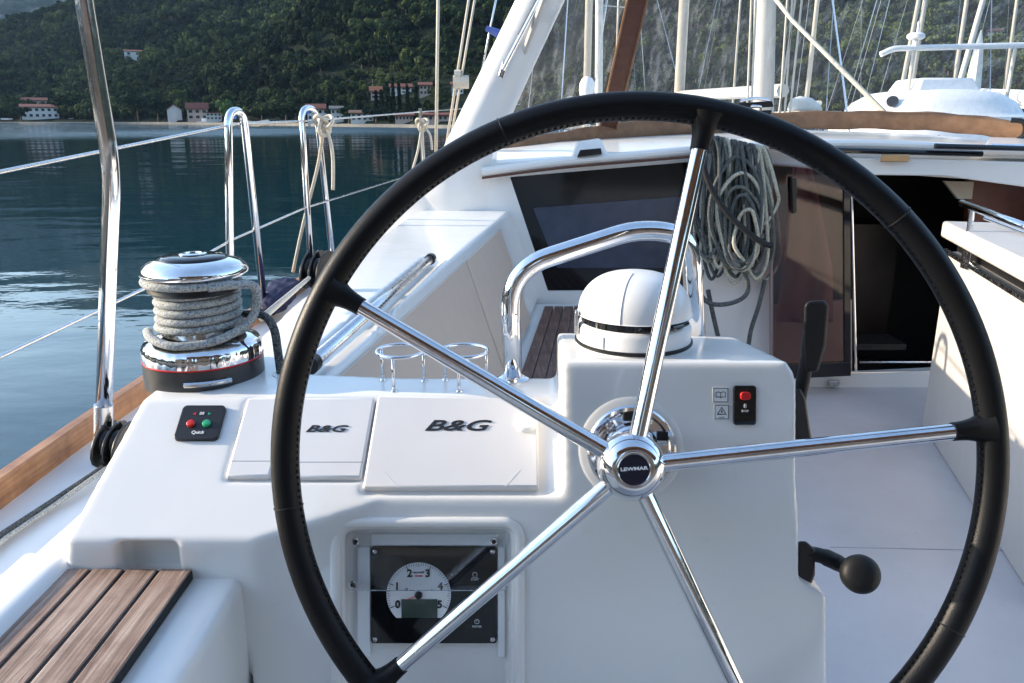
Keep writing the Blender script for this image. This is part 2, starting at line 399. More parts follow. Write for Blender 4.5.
# recess for the coaming hand rail
h0, h1 = atZ(306, 372, ct), atZ(436, 256, ct)
dd = (h1 - h0).normalized(); ss = Vector((dd.y, -dd.x, 0))
cut = hull([p + ss * s_ * w_ + Vector((0, 0, z)) for p in (h0, h1) for s_, w_ in ((-1, .034), (1, .034)) for z in (.05, -.018)])
solid('port_coaming', cm, [cut], gel, yacht, .006, 22)
# backrest face skin: beige shade and bounce put into the gelcoat colour
def lerp(a, b_, t_): return a + (b_ - a) * t_
q0 = I0 + DD * .07 + Vector((.0, .02, 0)); q1 = I1 + DD * .07; q2 = I1 + DD * .99; q3 = I0 + DD * .99 + Vector((0, .02, 0))
mid = .62
for a, b_ in ((0, mid - .006), (mid + .006, 1)):
    obj('backrest_panel', prism([lerp(q0, q1, a), lerp(q0, q1, b_), lerp(q3, q2, b_), lerp(q3, q2, a)], Vector((.007, 0, .002))), gelb, yacht, smooth=30, bevel=.004)
# port cockpit bench (z -.85) with teak slats
bx0, bx1 = -.40, .33
obj('bench', join(box(V((bx0 + bx1) / 2, 2.53, -1.075), (bx1 - bx0, 2.42, .43))), gel, yacht, smooth=30, bevel=.02)
sy0, sy1 = 1.75, 3.62
sx0 = .05
for k in range(6):
    x0 = sx0 + k * .046 - .02
    obj('bench_slat', hull([V(x0 + a * .041 + .12 * (yy - 2.6) - .0, yy, z) for a in (0, 1) for yy in (sy0, sy1) for z in (-.859, -.846)]), teak2, yacht, smooth=30, bevel=.002)
# cabin bulkhead (aft face of the coachroof)
BK = 3.78
ctop = [(-.60, -.46), (-.42, -.235), (-.1, -.20), (.5, -.175), (1.2, -.165), (2.1, -.20), (2.1, -.46)]
def bk(px, py, dy=0): return atY(px, py, BK + dy)
wl = [bk(510, 177), bk(700, 161), bk(700, 290), bk(548, 291)]
dl = [bk(774, 166), bk(942, 178), bk(938, 361), bk(774, 380)]
# build the bulkhead as pieces round the window and the companionway
def quad(pts, th_=.05): return prism([Vector(p) for p in pts], Vector((0, th_, 0)))
top_l, top_r = bk(470, 166), bk(1120, 190)
bw = [quad([bk(380, 215), bk(480, 165), wl[0], wl[3], bk(548, 420), bk(380, 420)]),
      quad([wl[3], wl[2], bk(700, 420), bk(548, 420)]),
      quad([bk(480, 165), bk(700, 147), wl[1], wl[0]]),
      quad([bk(700, 147), bk(774, 145), bk(774, 420), bk(700, 420)]),
      quad([bk(774, 145), bk(1130, 157), bk(1130, 190), bk(774, 166)]),
      quad([bk(774, 378), bk(1130, 361), bk(1130, 420), bk(774, 420)]),
      quad([bk(1130, 157), bk(1300, 165), bk(1300, 430), bk(1130, 430)])]
obj('bulkhead', join(*bw), gel, yacht, smooth=20)
obj('beige_reflection_panel', quad([bk(774, 306, .06), bk(852, 300, .06), bk(852, 376, .06), bk(774, 380, .06)], .03), gelb, yacht, smooth=None)  # beige panel in place of the pale reflection low in the door
# smoked window in the bulkhead with an inner ledge
obj('cabin_window', prism([p + Vector((0, .012, 0)) for p in wl], Vector((0, .01, 0))), gloss_black, yacht, smooth=None)
w2 = [bk(533, 208, .008), bk(688, 196, .008), bk(688, 268, .008), bk(557, 268, .008)]
pane = obj('window_pane', prism(w2, Vector((0, .003, 0))), simple('smoked_pane', (.04, .05, .08), .12, var=.4, scale=3), yacht, smooth=None)
# companionway: dark cabin inside
x0, x1 = dl[0].x, dl[1].x
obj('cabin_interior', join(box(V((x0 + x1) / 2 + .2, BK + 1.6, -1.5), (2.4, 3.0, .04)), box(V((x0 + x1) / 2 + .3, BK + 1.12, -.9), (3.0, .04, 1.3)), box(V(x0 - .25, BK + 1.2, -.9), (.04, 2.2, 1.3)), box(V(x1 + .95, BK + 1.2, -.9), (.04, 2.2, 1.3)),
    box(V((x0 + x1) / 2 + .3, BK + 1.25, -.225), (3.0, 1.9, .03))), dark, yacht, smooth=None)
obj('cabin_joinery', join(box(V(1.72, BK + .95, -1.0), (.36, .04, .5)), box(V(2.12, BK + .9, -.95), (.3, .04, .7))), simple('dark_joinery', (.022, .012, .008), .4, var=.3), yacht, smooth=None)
obj('head_lining', prism([bk(944, 181, .1), bk(974, 182, .1), bk(972, 199, .1), bk(958, 199, .1)], Vector((0, .02, 0))), beige, yacht, smooth=None)
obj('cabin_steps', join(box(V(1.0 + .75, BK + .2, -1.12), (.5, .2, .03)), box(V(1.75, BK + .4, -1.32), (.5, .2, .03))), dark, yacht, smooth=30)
obj('door_post', join(tube([bk(851, 172, -.012), bk(856, 372, -.012)], .006, 8)), chrome, yacht)
obj('door_sill', tube([bk(860, 362, -.01), bk(940, 362, -.01)], .006, 8), steel, yacht)
obj('starboard_coaming', hull([V(x, y, z) for x, y, z in ((2.75, -.5, -.5), (2.75, 3.75, -.45), (3.1, -.5, -.5), (3.1, 3.75, -.45), (2.7, -.5, FLO), (2.7, 3.75, FLO), (3.4, -.5, -.95), (3.4, 3.75, -.95))]), gel, yacht, smooth=30, bevel=.03)
# coachroof
RF = [(-.45, -.42), (-.36, -.25), (-.2, -.20), (.3, -.16), (1.35, -.13), (2.4, -.16), (2.9, -.2), (3.05, -.25), (3.15, -.42)]
def rsec(y, k, dz=0):  # roof cross-section
    return [V(x * k + CX * (1 - k), y, z + dz) for x, z in RF]
rv = rsec(BK + .01, 1.06, -.03) + rsec(BK + .35, 1.05, .03) + rsec(BK + 1.2, 1.0, .07) + rsec(BK + 3.2, .86, .02) + rsec(BK + 5, .55, -.2) + rsec(BK + 5.6, .3, -.5)
m_ = len(RF); rf = [(i * m_ + k, i * m_ + k + 1, (i + 1) * m_ + k + 1, (i + 1) * m_ + k) for i in range(5) for k in range(m_ - 1)]
obj('coachroof', (rv, rf), gel, yacht, smooth=60)
# aft lip of the coachroof
lip = [atY(px, py, BK - .04) for px, py in ((482, 172), (560, 162), (640, 155), (700, 150), (780, 146), (860, 144), (940, 147), (1024, 152), (1150, 160))]
obj('roof_lip', tube(spline(lip, 6), .020, 10), gel, yacht)
obj('roof_lip_trim', tube(spline([p + Vector((0, -.012, -.026)) for p in lip[:4]], 6), .006, 8), brownstrap, yacht)
# companionway hatch rails: dark slide and the white fascia below it
obj('hatch_fascia', join(prism([bk(850, 158, -.06), bk(1110, 164, -.06), bk(1110, 196, -.06), bk(1024, 187, -.06), bk(944, 176, -.06), bk(860, 175, -.06)], Vector((0, .05, 0)))), gel, yacht, smooth=25, bevel=.006)
obj('hatch_rail', join(tube([bk(770, 146, -.085), bk(830, 150, -.085), bk(982, 154, -.085)], .013, 8)), gloss_black, yacht)
obj('hatch_slide', join(tube([bk(935, 146, -.12), bk(1110, 151, -.12)], .012, 8)), gloss_black, yacht)
obj('hatch_handle', join(pbox(Plane(bk(895, 158, -.095), Vector((0, -1, 0))), bk(895, 158, -.095), (.13, .035, .01))), simple('brass', (.45, .33, .2), .3, 1.), yacht, bevel=.008)
obj('hatch_lid', hull([bk(980, 152, -.03), bk(1120, 156, -.03), bk(1120, 140, .5), bk(990, 137, .5), bk(980, 158, -.03), bk(1120, 162, -.03)]), gel, yacht, smooth=30, bevel=.006)
obj('lid_trim', tube([bk(990, 146, -.03), bk(1120, 149, -.03)], .011, 8), chrome, yacht)
obj('saloon_joinery', prism([bk(968, 180, .3), bk(1120, 190, .3), bk(1120, 300, .3), bk(968, 300, .3)], Vector((0, .04, 0))), wood_in, yacht, smooth=None)

# ================================================================ HELM CONSOLE
con = thing('helm_console', 'white moulded helm console behind the steering wheel, with sloping instrument face', 'helm console', V(.05, 1.1, FLO))
def Fx(px, py): return F.hit(px, py).x
xl, xr = F.hit(240, 510).x, F.hit(799, 500).x
floor_y = F.hit(400, 1500)
def onF(x, z):   # point on the front wall at rel. height z
    p = F.o; y = p.y + (z + H - p.z) * math.sin(th) / math.cos(th); return V(x, y, z)
Tz = lambda y: fe.z - H + (y - fe.y) * math.tan(sl)
BIN = -1.3
wall = [onF(xl + .015, Tz(fe.y)), onF(xr, Tz(fe.y)), onF(xl + .015, BIN), onF(xr + .012, BIN), V(xl + .015, BY, BIN), V(xr, BY, BIN), V(xl + .015, RY, RZ), V(xr, RY, RZ), V(xl + .015, BY, RZ), V(xr, BY, RZ)]
lf = T.hit(150, 541)                     # lower edge of the left wing
wingL = [T.hit(62, 541), T.hit(232, 541), T.hit(262, 500)]
wing = [T.hit(142, 400), V(T.hit(142, 400).x, BY + .05, RZ), V(xl + .2, RY, RZ), V(xl + .2, BY, RZ), T.hit(64, 541), V(xl + .03, lf.y, lf.z - H), V(xl + .2, fe.y, Tz(fe.y)),
        V(T.hit(64, 541).x - .03, lf.y, -.75), V(xl + .03, lf.y, -.75), V(xl + .2, fe.y, -.75), V(-.60, BY + .02, -.75), V(xl + .2, BY, -.75)]
pod = [V(-.575, BY - .03, RZ), V(-.59, 1.28, RZ), V(-.55, 1.40, RZ), V(-.40, 1.40, RZ), V(-.36, 1.3, RZ - .01), V(-.3, BY - .05, RZ), V(-.59, BY - .04, -.8), V(-.60, 1.30, -.8), V(-.55, 1.42, -.8), V(-.36, 1.42, -.8), V(-.3, BY, -.8)]
pf = F.hit(562, 362); pt = pf.z - H; pxl, pxr = F.hit(562, 400).x, F.hit(797, 400).x
ped = [V(pxl, pf.y, pt), V(pxr - .012, pf.y, pt), onF(pxl, BIN), onF(pxr + .005, BIN), onF(pxr, pt - .02), V(pxl + .005, 1.255, pt - .014), V(pxr - .03, 1.255, pt - .02), V(pxl + .005, 1.26, BIN), V(pxr - .005, 1.26, BIN)]
# lower side housing on the right
sx_r = F.hit(828, 640).x; s0_, s1_ = F.hit(800, 583), F.hit(824, 598)
sb = [s0_ - F.ex * .03, s0_, Vector((sx_r, s1_.y, s1_.z)), onF(sx_r + .003, BIN), onF(pxr - .02, BIN), V(pxr - .02, 1.15, s0_.z - H), V(sx_r, 1.15, s1_.z - H), V(sx_r, 1.15, BIN), V(pxr - .02, 1.15, BIN)]
def Tq(pts, a, b_): return hull([T.hit(px, py) + T.n * z for px, py in pts for z in (a, b_)])
cutters = [Tq([(376, 398), (549, 398), (552, 495), (361, 495)], -.007, .05), Tq([(247, 398), (380, 398), (366, 482), (224, 482)], -.007, .05)]
# pocket in the left wing's lower face
cutters.append(hull([V(*p) for p in [(a, y, z) for a in (T.hit(116, 541).x, T.hit(176, 541).x) for y, z in ((lf.y - .03, lf.z - H - .004), (lf.y - .03, -.60), (lf.y + .035, -.60), (lf.y + .03, lf.z - H - .004))]]))
# engine panel recess in the front wall
e0, e1 = F.hit(345, 531), F.hit(510, 531); eh = .28
cutters.append(hull([p + F.ey * (-h) + F.n * z for p in (e0, e1) for h in (0, eh) for z in (-.022, .05)]))
body = solid('body', [hull(wall), hull(wing), hull(pod), hull(ped), hull(sb)], cutters, gel, con, .0042, 9)
# raised bead round the recess
cx_, hw = (e0.x + e1.x) / 2, (e1.x - e0.x) / 2 + .013
Fr = F.shift(Vector((cx_, e0.y, e0.z)))
bead = [Fr.at(-hw, -eh, 0), Fr.at(-hw, .012, 0), Fr.at(hw, .012, 0), Fr.at(hw, -eh, 0)]
obj('recess_bead', tube(bend(bead, .025, 8), .0078, 14), gel, con)
# instrument covers
def cover(pts, label, z=.004):
    o = obj('instrument_cover', Tq(pts, -.008, z), lidm, con, smooth=25, bevel=.0035, bseg=3); o['label'] = label; return o
cA = cover([(378, 397), (538, 400), (539, 489), (363, 489)], 'widest cover, with large black lettering and a round latch', .005)
cB = cover([(297, 399), (375.5, 399), (361.5, 479), (273, 479)], 'narrow cover behind the wheel rim, with small black lettering')
cC = cover([(248, 399), (294, 399), (270, 478), (226, 478)], 'blank cover at the outboard end')
def lettering(px, py, wpx, s, parent, sx=1.78, z=.0053):
    c = T.hit(px, py, z); P = T.shift(c); P.o = c
    size = wpx / FOC * (c - E0).length / 2.62 * .70
    return text(s, size, P.shift(c), 0, 0, ink, parent, 'lettering', .38, size * .017, .0004, sx * 1.06, .0004)
lettering(455, 426, 64, 'B&G', cA); lettering(325, 429, 39, 'B&G', cB, z=.0043)
def label_frame(px0, py0, px1, py1, z, parent):
    a, b_, c, d = T.hit(px0, py0, z), T.hit(px1, py0, z), T.hit(px1, py1, z), T.hit(px0, py1, z)
    obj('name_plate', prism([a, b_, c, d], T.n * .0003), lidm, parent, smooth=None)
k = T.hit(526, 424, .004)
obj('latch', lathe([(.016, 0), (.016, .006), (.013, .009), (0, .0095)], k, T.n, 28), white_pl, cA)
for c_, pa, pb in ((cB, (276, 462), (363, 462)), (cC, (231, 461), (273, 461))):
    obj('fold_line', tube([T.hit(*pa, .0040), T.hit(*pb, .0040)], .0006, 6), inkg, c_)
for a, b_ in (((382, 470), (398, 487)), ((520, 470), (505, 487))):
    obj('cover_crease', tube([T.hit(*a, .0050), T.hit(*b_, .0050)], .0004, 6), lidm, cA)

# ================================================================ STEERING WHEEL
wheel = thing('steering_wheel', 'large black leather steering wheel with five polished steel spokes and chrome hub', 'steering wheel', WC)
RR, rt = .44, .0178
def wp(a, r, z=0): return W.at(r * math.sin(a), r * math.cos(a), z)     # angle clockwise from up
rim_pts = [wp(2 * math.pi * i / 160, RR) for i in range(160)]
obj('rim', tube(rim_pts, rt, 24, True), leather, wheel, smooth=180)
sv = []
for i in range(330):
    a = 2 * math.pi * (i + .5) / 330; da = .0034
    p = [W.at(*(lambda r_, aa: (r_ * math.sin(aa), r_ * math.cos(aa)))(RR - rt * .97, a + q), .0050 + s_) for q, s_ in ((-da, -.0014), (da, .0014))]
    sv.append(tube(p, .0014, 5))
obj('stitching', join(*sv), leather, wheel)
for a in (118, 262, 338, 47, 195):
    a = R(a); c = wp(a, RR); ring = []
    tg = (wp(a + .01, RR) - c).normalized(); rd = (c - WC).normalized(); nn = W.n
    ring = [c + (rd * math.cos(x) + nn * math.sin(x)) * (rt + .0002) for x in [2 * math.pi * j / 28 for j in range(28)]]
    obj('leather_seam', tube(ring, .0010, 6, True), rubber, wheel)
HC = W.at(-.0045, -.0075, 0)
for a in (11.6, 84.6, 155.4, 228.4, 299.2):
    a = R(a); p1 = wp(a, RR - .012, 0); p0 = HC + (p1 - HC).normalized() * .03 + W.n * .004
    sp_ = obj('spoke', tube([p0, lerp(p0, p1, .5), p1], [.0115, .0108, .0098], 24), chrome, wheel)
    sd_ = (p1 - p0).normalized(); q = [p1 + sd_ * r for r in (.008, -.006, -.012, -.020, -.029, -.036)]
    obj('spoke_sleeve', join(tube(q, [.024, .0165, .0142, .0126, .0118, .0116], 20)), leather, wheel)
hub = obj('hub', lathe([(.022, -.06), (.034, -.055), (.038, -.032), (.038, -.014), (.0405, -.012), (.0425, -.006), (.0425, .004), (.0415, .012), (.037, .021), (.030, .0275), (.0222, .0305), (.0205, .0300), (.0200, .0285)], HC, W.n, 64), chrome, wheel, smooth=50)
disc = obj('hub_badge', lathe([(.0190, .0278), (.0190, .0290), (.0, .0292)], HC, W.n, 48), simple('badge_navy', (.006, .008, .02), .25), wheel)
obj('badge_ring', tube([W.at(-.0045 + .0196 * math.cos(x), -.0075 + .0196 * math.sin(x), .0292) for x in [2 * math.pi * j / 48 for j in range(48)]], .0009, 8, True), chrome, wheel)
text('LEWMAR', .0056, W.shift(HC + W.n * .0296), 0, .001, inkw, disc, 'lettering', .0, .00022, .0002, 1.45, 0, rot=R(4))
# steering pedestal bearing plate on the console
brg = thing('steering_bearing', 'round chrome bearing plate fixed to the console behind the wheel hub', 'bearing plate', F.hit(633, 448))
B0 = F.hit(631, 449)
obj('flange', lathe([(.061, -.004), (.061, .006), (.058, .009), (.053, .009), (.050, .005), (.037, .005), (.035, .014), (.028, .02), (.028, .06)], B0, F.n, 56), chrome, brg, smooth=40)
for a in (30, 102, 174, 246, 318):
    c = B0 + F.ex * .045 * math.sin(R(a)) + F.ey * .045 * math.cos(R(a)) + F.n * .005
    obj('bolt', lathe([(.0055, 0), (.0055, .004), (.003, .005), (.0025, .003), (0, .003)], c, F.n, 16), steel, brg)
    c2 = B0 + F.ex * .046 * math.sin(R(a + 36)) + F.ey * .046 * math.cos(R(a + 36)) + F.n * .008
    Mx = Matrix.Rotation(0, 3, 'X')
    obj('clamp_pad', pbox(F, c2, (.014, .012, .006)), rubber, brg, bevel=.001)
# moulded boss disc
obj('moulded_boss', lathe([(.072, -.004), (.072, .0005), (.068, .002), (.0, .002)], B0, F.n, 64), gel, con, smooth=60)

# ================================================================ COMPASS BINNACLE
cc = V(0, 1.150, pt - .012); cc.x = atY(634, 345, 1.14).x
cmp_ = thing('compass', 'white domed compass binnacle on top of the console', 'compass', cc)
pr = .0845
obj('housing', lathe([(pr + .001, -.02), (pr + .001, .012), (pr, .020), (pr, .036), (pr - .003, .043), (pr - .009, .046), (.03, .05)], cc, seg=72), white_pl, cmp_, smooth=50)
obj('gasket', lathe([(pr + .001, .012), (pr + .003, .014), (pr + .003, .0165), (pr + .001, .018)], cc, seg=72), rubber, cmp_)
obj('gap_band', lathe([(pr - .006, .040), (pr - .006, .060)], cc, seg=64), gloss_black, cmp_)
dome = []
for i in range(15):
    a = math.pi / 2 * i / 14; dome.append(((pr - .001) * max(0, math.cos(a)) ** .72, .057 + .061 * math.sin(a)))
dm = obj('hood', lathe([(pr - .012, .057), (pr + .001, .0565)] + dome, cc, seg=80), white_pl, cmp_, smooth=60)
for aa in (-128, -75):
    obj('ring_seam', tube([cc + Vector(((pr + .0006) * math.cos(R(aa)), (pr + .0006) * math.sin(R(aa)), h)) for h in (.019, .036)], .0009, 6), inkg, cmp_)
bq = cc + Vector((-pr - .002, -.012, .045)); obj('side_clip', box(bq, (.006, .016, .034)), steel, cmp_, bevel=.0015)
seam = [cc + Vector(((r_ + .0003) * math.cos(R(-112)), (r_ + .0003) * math.sin(R(-112)), h)) for r_, h in dome[:-1]]
obj('hood_seam', tube(seam, .0008, 6), inkg, dm)
sl_ = []
for k in range(24):
    a = R(-95 + k * 2.6); sl_.append(cc + Vector(((pr - .0005) * math.cos(a), (pr - .0005) * math.sin(a), .052)))
obj('slit', tube(sl_, .0035, 8), gloss_black, cmp_)

# ================================================================ GRAB RAIL round the compass
gr = thing('grab_rail', 'polished steel grab rail bent round the compass on the helm console', 'grab rail', atZ(514, 380, RZ))
g0 = atZ(513, 379, RZ); YG = g0.y
def gy(px, py, Y): return atY(px, py, Y)
gp = [g0, gy(507, 282, YG + .005), gy(535, 252, YG + .005), gy(620, 236, YG + .02), gy(672, 236, YG + .03), gy(694, 262, YG + .04), gy(700, 345, YG + .04)]
obj('rail', tube(bend([g0, gy(509, 270, YG + .005), gy(640, 228, YG + .02), gy(690, 236, YG + .035), gy(700, 400, YG + .04)], .065, 10), .0155, 20), chrome, gr, smooth=180)
obj('rail_foot', lathe([(.026, -.002), (.026, .002), (.020, .005), (.0165, .006)], g0), chrome, gr)

# ================================================================ CUP HOLDERS
def cup(pxc, label):
    c = atZ(pxc, 351, RZ + .054); t_ = thing('cup_holder', label, 'cup holder', V(c.x, c.y, RZ), 'wire cup holders on the console ledge'); r_ = .037
    obj('ring', tube([c + Vector((r_ * math.cos(a), r_ * math.sin(a), 0)) for a in [2 * math.pi * j / 40 for j in range(40)]], .0031, 10, True), chrome, t_, smooth=180)
    for a in (-100, 20, 150):
        p = c + Vector((r_ * math.cos(R(a)), r_ * math.sin(R(a)), 0)); zb = RZ if p.y > RY else max(Tz(p.y), RZ - .03)
        q = V(p.x, p.y, zb); obj('leg', join(tube([p, q], .0025, 8), lathe([(.0055, -.002), (.0055, .0015), (.003, .003)], q, seg=14)), chrome, t_, smooth=180)
cup(400, 'steel wire cup holder, the outboard one of the pair on the console'); cup(464, 'steel wire cup holder, the one nearer the grab rail foot')

# ================================================================ THRUSTER PAD
c = T.hit(201, 424, .0); pad = thing('control_pad', 'small black control pad with a red and a green button on the console', 'control pad', c)
P = T.shift(c)
obj('case', plate(P, 0, 0, .064, .060, .007, -.002, .006), black, pad, bevel=.0015)
for sx_, mt in ((-1, redm), (1, greenm)):
    obj('button', lathe([(.0062, 0), (.0062, .003), (.0045, .005), (0, .0055)], P.at(sx_ * .0115, -.004, .006), P.n, 20), mt, pad)
    obj('arrow', prism([P.at(sx_ * .0135, .014, .0062), P.at(sx_ * .009, .0165, .0062), P.at(sx_ * .009, .0115, .0062)], P.n * .0003), mt, pad, smooth=None)
text('88', .007, P, 0, .014, inkw, pad, z=.0065); text('Quick', .0075, P, .002, -.019, inkw, pad, z=.0065, bold=.0001)

# ================================================================ ENGINE PANEL
Pz = F.shift(F.hit(434, 595) - F.n * .016); Pz.o = F.hit(434, 595, -.016)
ep = thing('engine_panel', 'black engine instrument panel with white rev counter recessed in the console', 'instrument panel', Pz.o)
def fp(px, py, off=-.016): q = F.hit(px, py, off) - Pz.o; return q.dot(Pz.ex), q.dot(Pz.ey)
a0, b0 = fp(371, 547); a1, b1 = fp(497, 643); pw, phh = a1 - a0, b0 - b1
obj('face_plate', plate(Pz, 0, 0, pw, phh, .004, -.006, .002), gloss_black, ep, bevel=.0008)
obj('mount_frame', join(plate(Pz, -pw / 2 - .010, -.01, .018, phh + .02, .003, -.006, .0005), plate(Pz, pw / 2 + .006, -.01, .010, phh + .02, .003, -.006, .0005), plate(Pz, 0, phh / 2 + .010, pw, .016, .002, -.0061, .0004)), white_pl, ep, bevel=.001)
for sx_ in (-1, 1):
    for sy_ in (-1, 1):
        obj('screw', lathe([(.0032, .002), (.0032, .0034), (.002, .004), (0, .0034)], Pz.at(sx_ * (pw / 2 - .006), sy_ * (phh / 2 - .006), 0), Pz.n, 16), steel, ep)
ga, gb = fp(419, 594); gr_ = 35 / FOC * 1.02 * 1.0
dial = []
for k in range(61):
    a = R(-46 + k * 272 / 60); dial.append(Pz.at(ga + gr_ * math.cos(a), gb + gr_ * math.sin(a), .0022))
dl_ = obj('dial', prism(dial, Pz.n * .0012), white_pl, ep, smooth=None)
tk = []
for k in range(51):
    a = R(205 - k * 230 / 50); big = k % 10 == 0; r0_ = gr_ * (.84 if big else .91 if k % 5 else .88)
    d0 = Pz.at(ga + r0_ * math.cos(a), gb + r0_ * math.sin(a), .0036); d1 = Pz.at(ga + gr_ * .985 * math.cos(a), gb + gr_ * .985 * math.sin(a), .0036)
    tk.append(tube([d0, d1], .0007 if big else .00035, 4))
obj('dial_ticks', join(*tk), ink, dl_)
for i_ in range(6):
    a = R(205 - i_ * 46); text(str(i_), .0145, Pz, ga + gr_ * .72 * math.cos(a), gb + gr_ * .72 * math.sin(a), ink, dl_, 'numeral', z=.0037, bold=.0005)
text('rpm x1000', .0034, Pz, ga, gb + gr_ * .70, ink, dl_, z=.0037)
obj('red_band', pbox(Pz, Pz.at(ga, gb + gr_ * .59, .0038), (.011, .0016, .0004)), redm, dl_, smooth=None)
obj('needle', join(tube([Pz.at(ga, gb, .006), Pz.at(ga - .017, gb - .006, .006)], [.0009, .0004], 6)), redm, dl_)
obj('needle_cap', lathe([(.0052, .003), (.0052, .0065), (.003, .0075), (0, .0078)], Pz.at(ga, gb, 0), Pz.n, 24), black, dl_)
obj('display', pbox(Pz, Pz.at(ga + .001, gb - .019, .0038), (.050, .026, .0016)), lcd, dl_, smooth=None)
def icon(a, b_, kind):
    parts = []
    if kind == 0: parts = [tube([Pz.at(a + .003 * math.cos(R(x)), b_ + .003 * math.sin(R(x)), .0024) for x in range(-60, 241, 20)], .0004, 5), tube([Pz.at(a - .004, b_ - .004, .0024), Pz.at(a + .004, b_ - .004, .0024)], .0003, 5)]
    if kind == 1: parts = [tube([Pz.at(a + .003 * math.cos(R(x)), b_ + .003 * math.sin(R(x)), .0024) for x in range(0, 360, 20)], .0004, 5, True), tube([Pz.at(a, b_, .0024), Pz.at(a, b_ + .0035, .0024)], .0004, 5)]
    obj('panel_symbol', join(*parts), inkw, ep)
for (px, py, k_, s_) in ((475, 574, 0, 'START'), (476, 592, 1, ''), (477, 621, 1, 'POWER')):
    a, b_ = fp(px, py); icon(a, b_, k_)
    if s_: text(s_, .0038, Pz, a, b_ - .007, inkw, ep, z=.0023)
for (px, py, s_) in ((407, 588, 'oil'), (433, 589, '+ -'), (452, 574, '!')):
    a, b_ = fp(px, py); text(s_, .0042, Pz, a, b_, ink if px < 440 else inkw, dl_ if px < 440 else ep, 'dial_symbol' if px < 440 else 'panel_symbol', z=.0037)
# hinged clear cover over the upper half
q = [F.hit(349, 533, -.004), F.hit(506, 533, -.004), F.hit(506, 590, -.004), F.hit(349, 590, -.004)]
cv = obj('clear_cover', prism(q, F.n * .003), acrylic, ep, smooth=None, bevel=.0008)
obj('cover_edge', tube([q[3] + F.n * .002, q[2] + F.n * .002], .0007, 6), steel, cv)
for (px, py) in ((356, 541), (494, 541), (353, 584)):
    obj('cover_screw', lathe([(.0032, 0), (.0032, .004), (.0022, .005), (0, .0045)], F.hit(px, py, -.004), F.n, 14), black, cv)
    obj('screw_washer', lathe([(.0052, 0), (.0052, .0035), (.0036, .0038)], F.hit(px, py, -.004), F.n, 14), steel, cv)

# ================================================================ STOP SWITCH and STICKERS
c = F.hit(744, 405); P = F.shift(c)
sw = thing('stop_switch', 'upright black switch plate with a red button on the console front', 'switch', c)
obj('plate', plate(P, 0, 0, .031, .054, .004, -.001, .005), gloss_black, sw, bevel=.0012)
obj('button', plate(P, 0, .013, .014, .011, .004, .004, .009), redm, sw, bevel=.001)
text('8', .008, P, 0, -.001, inkw, sw, z=.0055); text('STOP', .004, P, 0, -.008, inkw, sw, z=.0055)
c = F.hit(720.5, 395); P = F.shift(c)
st = thing('manual_sticker', 'square white sticker with an open book symbol on the console', 'sticker', c, 'warning stickers by the switch')
obj('sheet', pbox(P, P.at(0, 0, .0006), (.0215, .0205, .0008)), white_pl, st, smooth=None)
fr = lambda P, w, h, z=.0012: join(*[tube([P.at(*a, z), P.at(*b_, z)], .00045, 4) for a, b_ in (((-w, -h), (w, -h)), ((w, -h), (w, h)), ((w, h), (-w, h)), ((-w, h), (-w, -h)))])
obj('border', fr(P, .0098, .0093), ink, st)
obj('book_symbol', join(*[tube([P.at(*p, .0012) for p in pts], .0005, 4) for pts in ([(-.0065, -.003), (-.0065, .0035), (-.003, .0045), (0, .0032), (.003, .0045), (.0065, .0035), (.0065, -.003), (.003, -.0022), (0, -.0038), (-.003, -.0022), (-.0065, -.003)], [(0, .0032), (0, -.0038)])]), ink, st)
c = F.hit(721.5, 412); P = F.shift(c)
st = thing('warning_sticker', 'square white sticker with a warning triangle on the console', 'sticker', c, 'warning stickers by the switch')
obj('sheet', pbox(P, P.at(0, 0, .0006), (.0205, .0205, .0008)), white_pl, st, smooth=None)
obj('border', fr(P, .0093, .0093), ink, st)
obj('triangle_symbol', join(*[tube([P.at(*p, .0012) for p in pts], .0008, 4) for pts in ([(-.006, -.003), (0, .0065), (.006, -.003), (-.006, -.003)], [(0, .0025), (0, -.0008)])], tube([P.at(-.004, -.007, .0012), P.at(.004, -.007, .0012)], .0004, 4)), ink, st)

# ================================================================ THROTTLE
c = V(pxr + .012, 1.12, -.5); th_ = thing('throttle_lever', 'tall black throttle lever on the side of the console', 'lever', c)
def ty(px, py, Y=1.13): return atY(px, py, Y)
obj('lever', tube(spline([ty(797, 440), ty(799, 405), ty(805, 370), ty(812, 335), ty(817, 310)], 5), [.010] * 3 + [.0095] * 5 + [.010] * 5 + [.0125] * 4 + [.0155] * 3 + [.0150], 16), rubber, th_, smooth=60)
obj('handle', hull([ty(px, py, y) for px, py in ((804, 306), (808, 301), (824, 300), (829, 305), (826, 345), (818, 372), (806, 372), (804, 340)) for y in (1.115, 1.145)]), rubber, th_, smooth=40, bevel=.005, bseg=3)
obj('lever_base', hull([ty(px, py, y) for px, py in ((790, 445), (790, 395), (800, 388), (806, 400), (806, 440), (812, 441), (812, 450), (792, 450)) for y in (1.10, 1.16)]), black, th_, smooth=40, bevel=.003)
c = F.hit(810, 560); lk = thing('clutch_lever', 'short black lever with a round knob low on the console side', 'lever', c)
def fy(px, py, o=-.03): return F.hit(px, py, o)
obj('bracket', hull([fy(px, py, o) for px, py in ((798, 541), (806, 541), (815, 549), (815, 575), (808, 592), (798, 586)) for o in (-.06, -.02)]), black, lk, smooth=30, bevel=.003)
obj('arm', tube(spline([fy(806, 553), fy(822, 556), fy(838, 563), fy(850, 570, .0)], 4), [.0105] * 5 + [.012] * 4 + [.011] * 4, 14), rubber, lk)
kn = fy(860, 574, .015); nn = (E0 - kn).normalized()
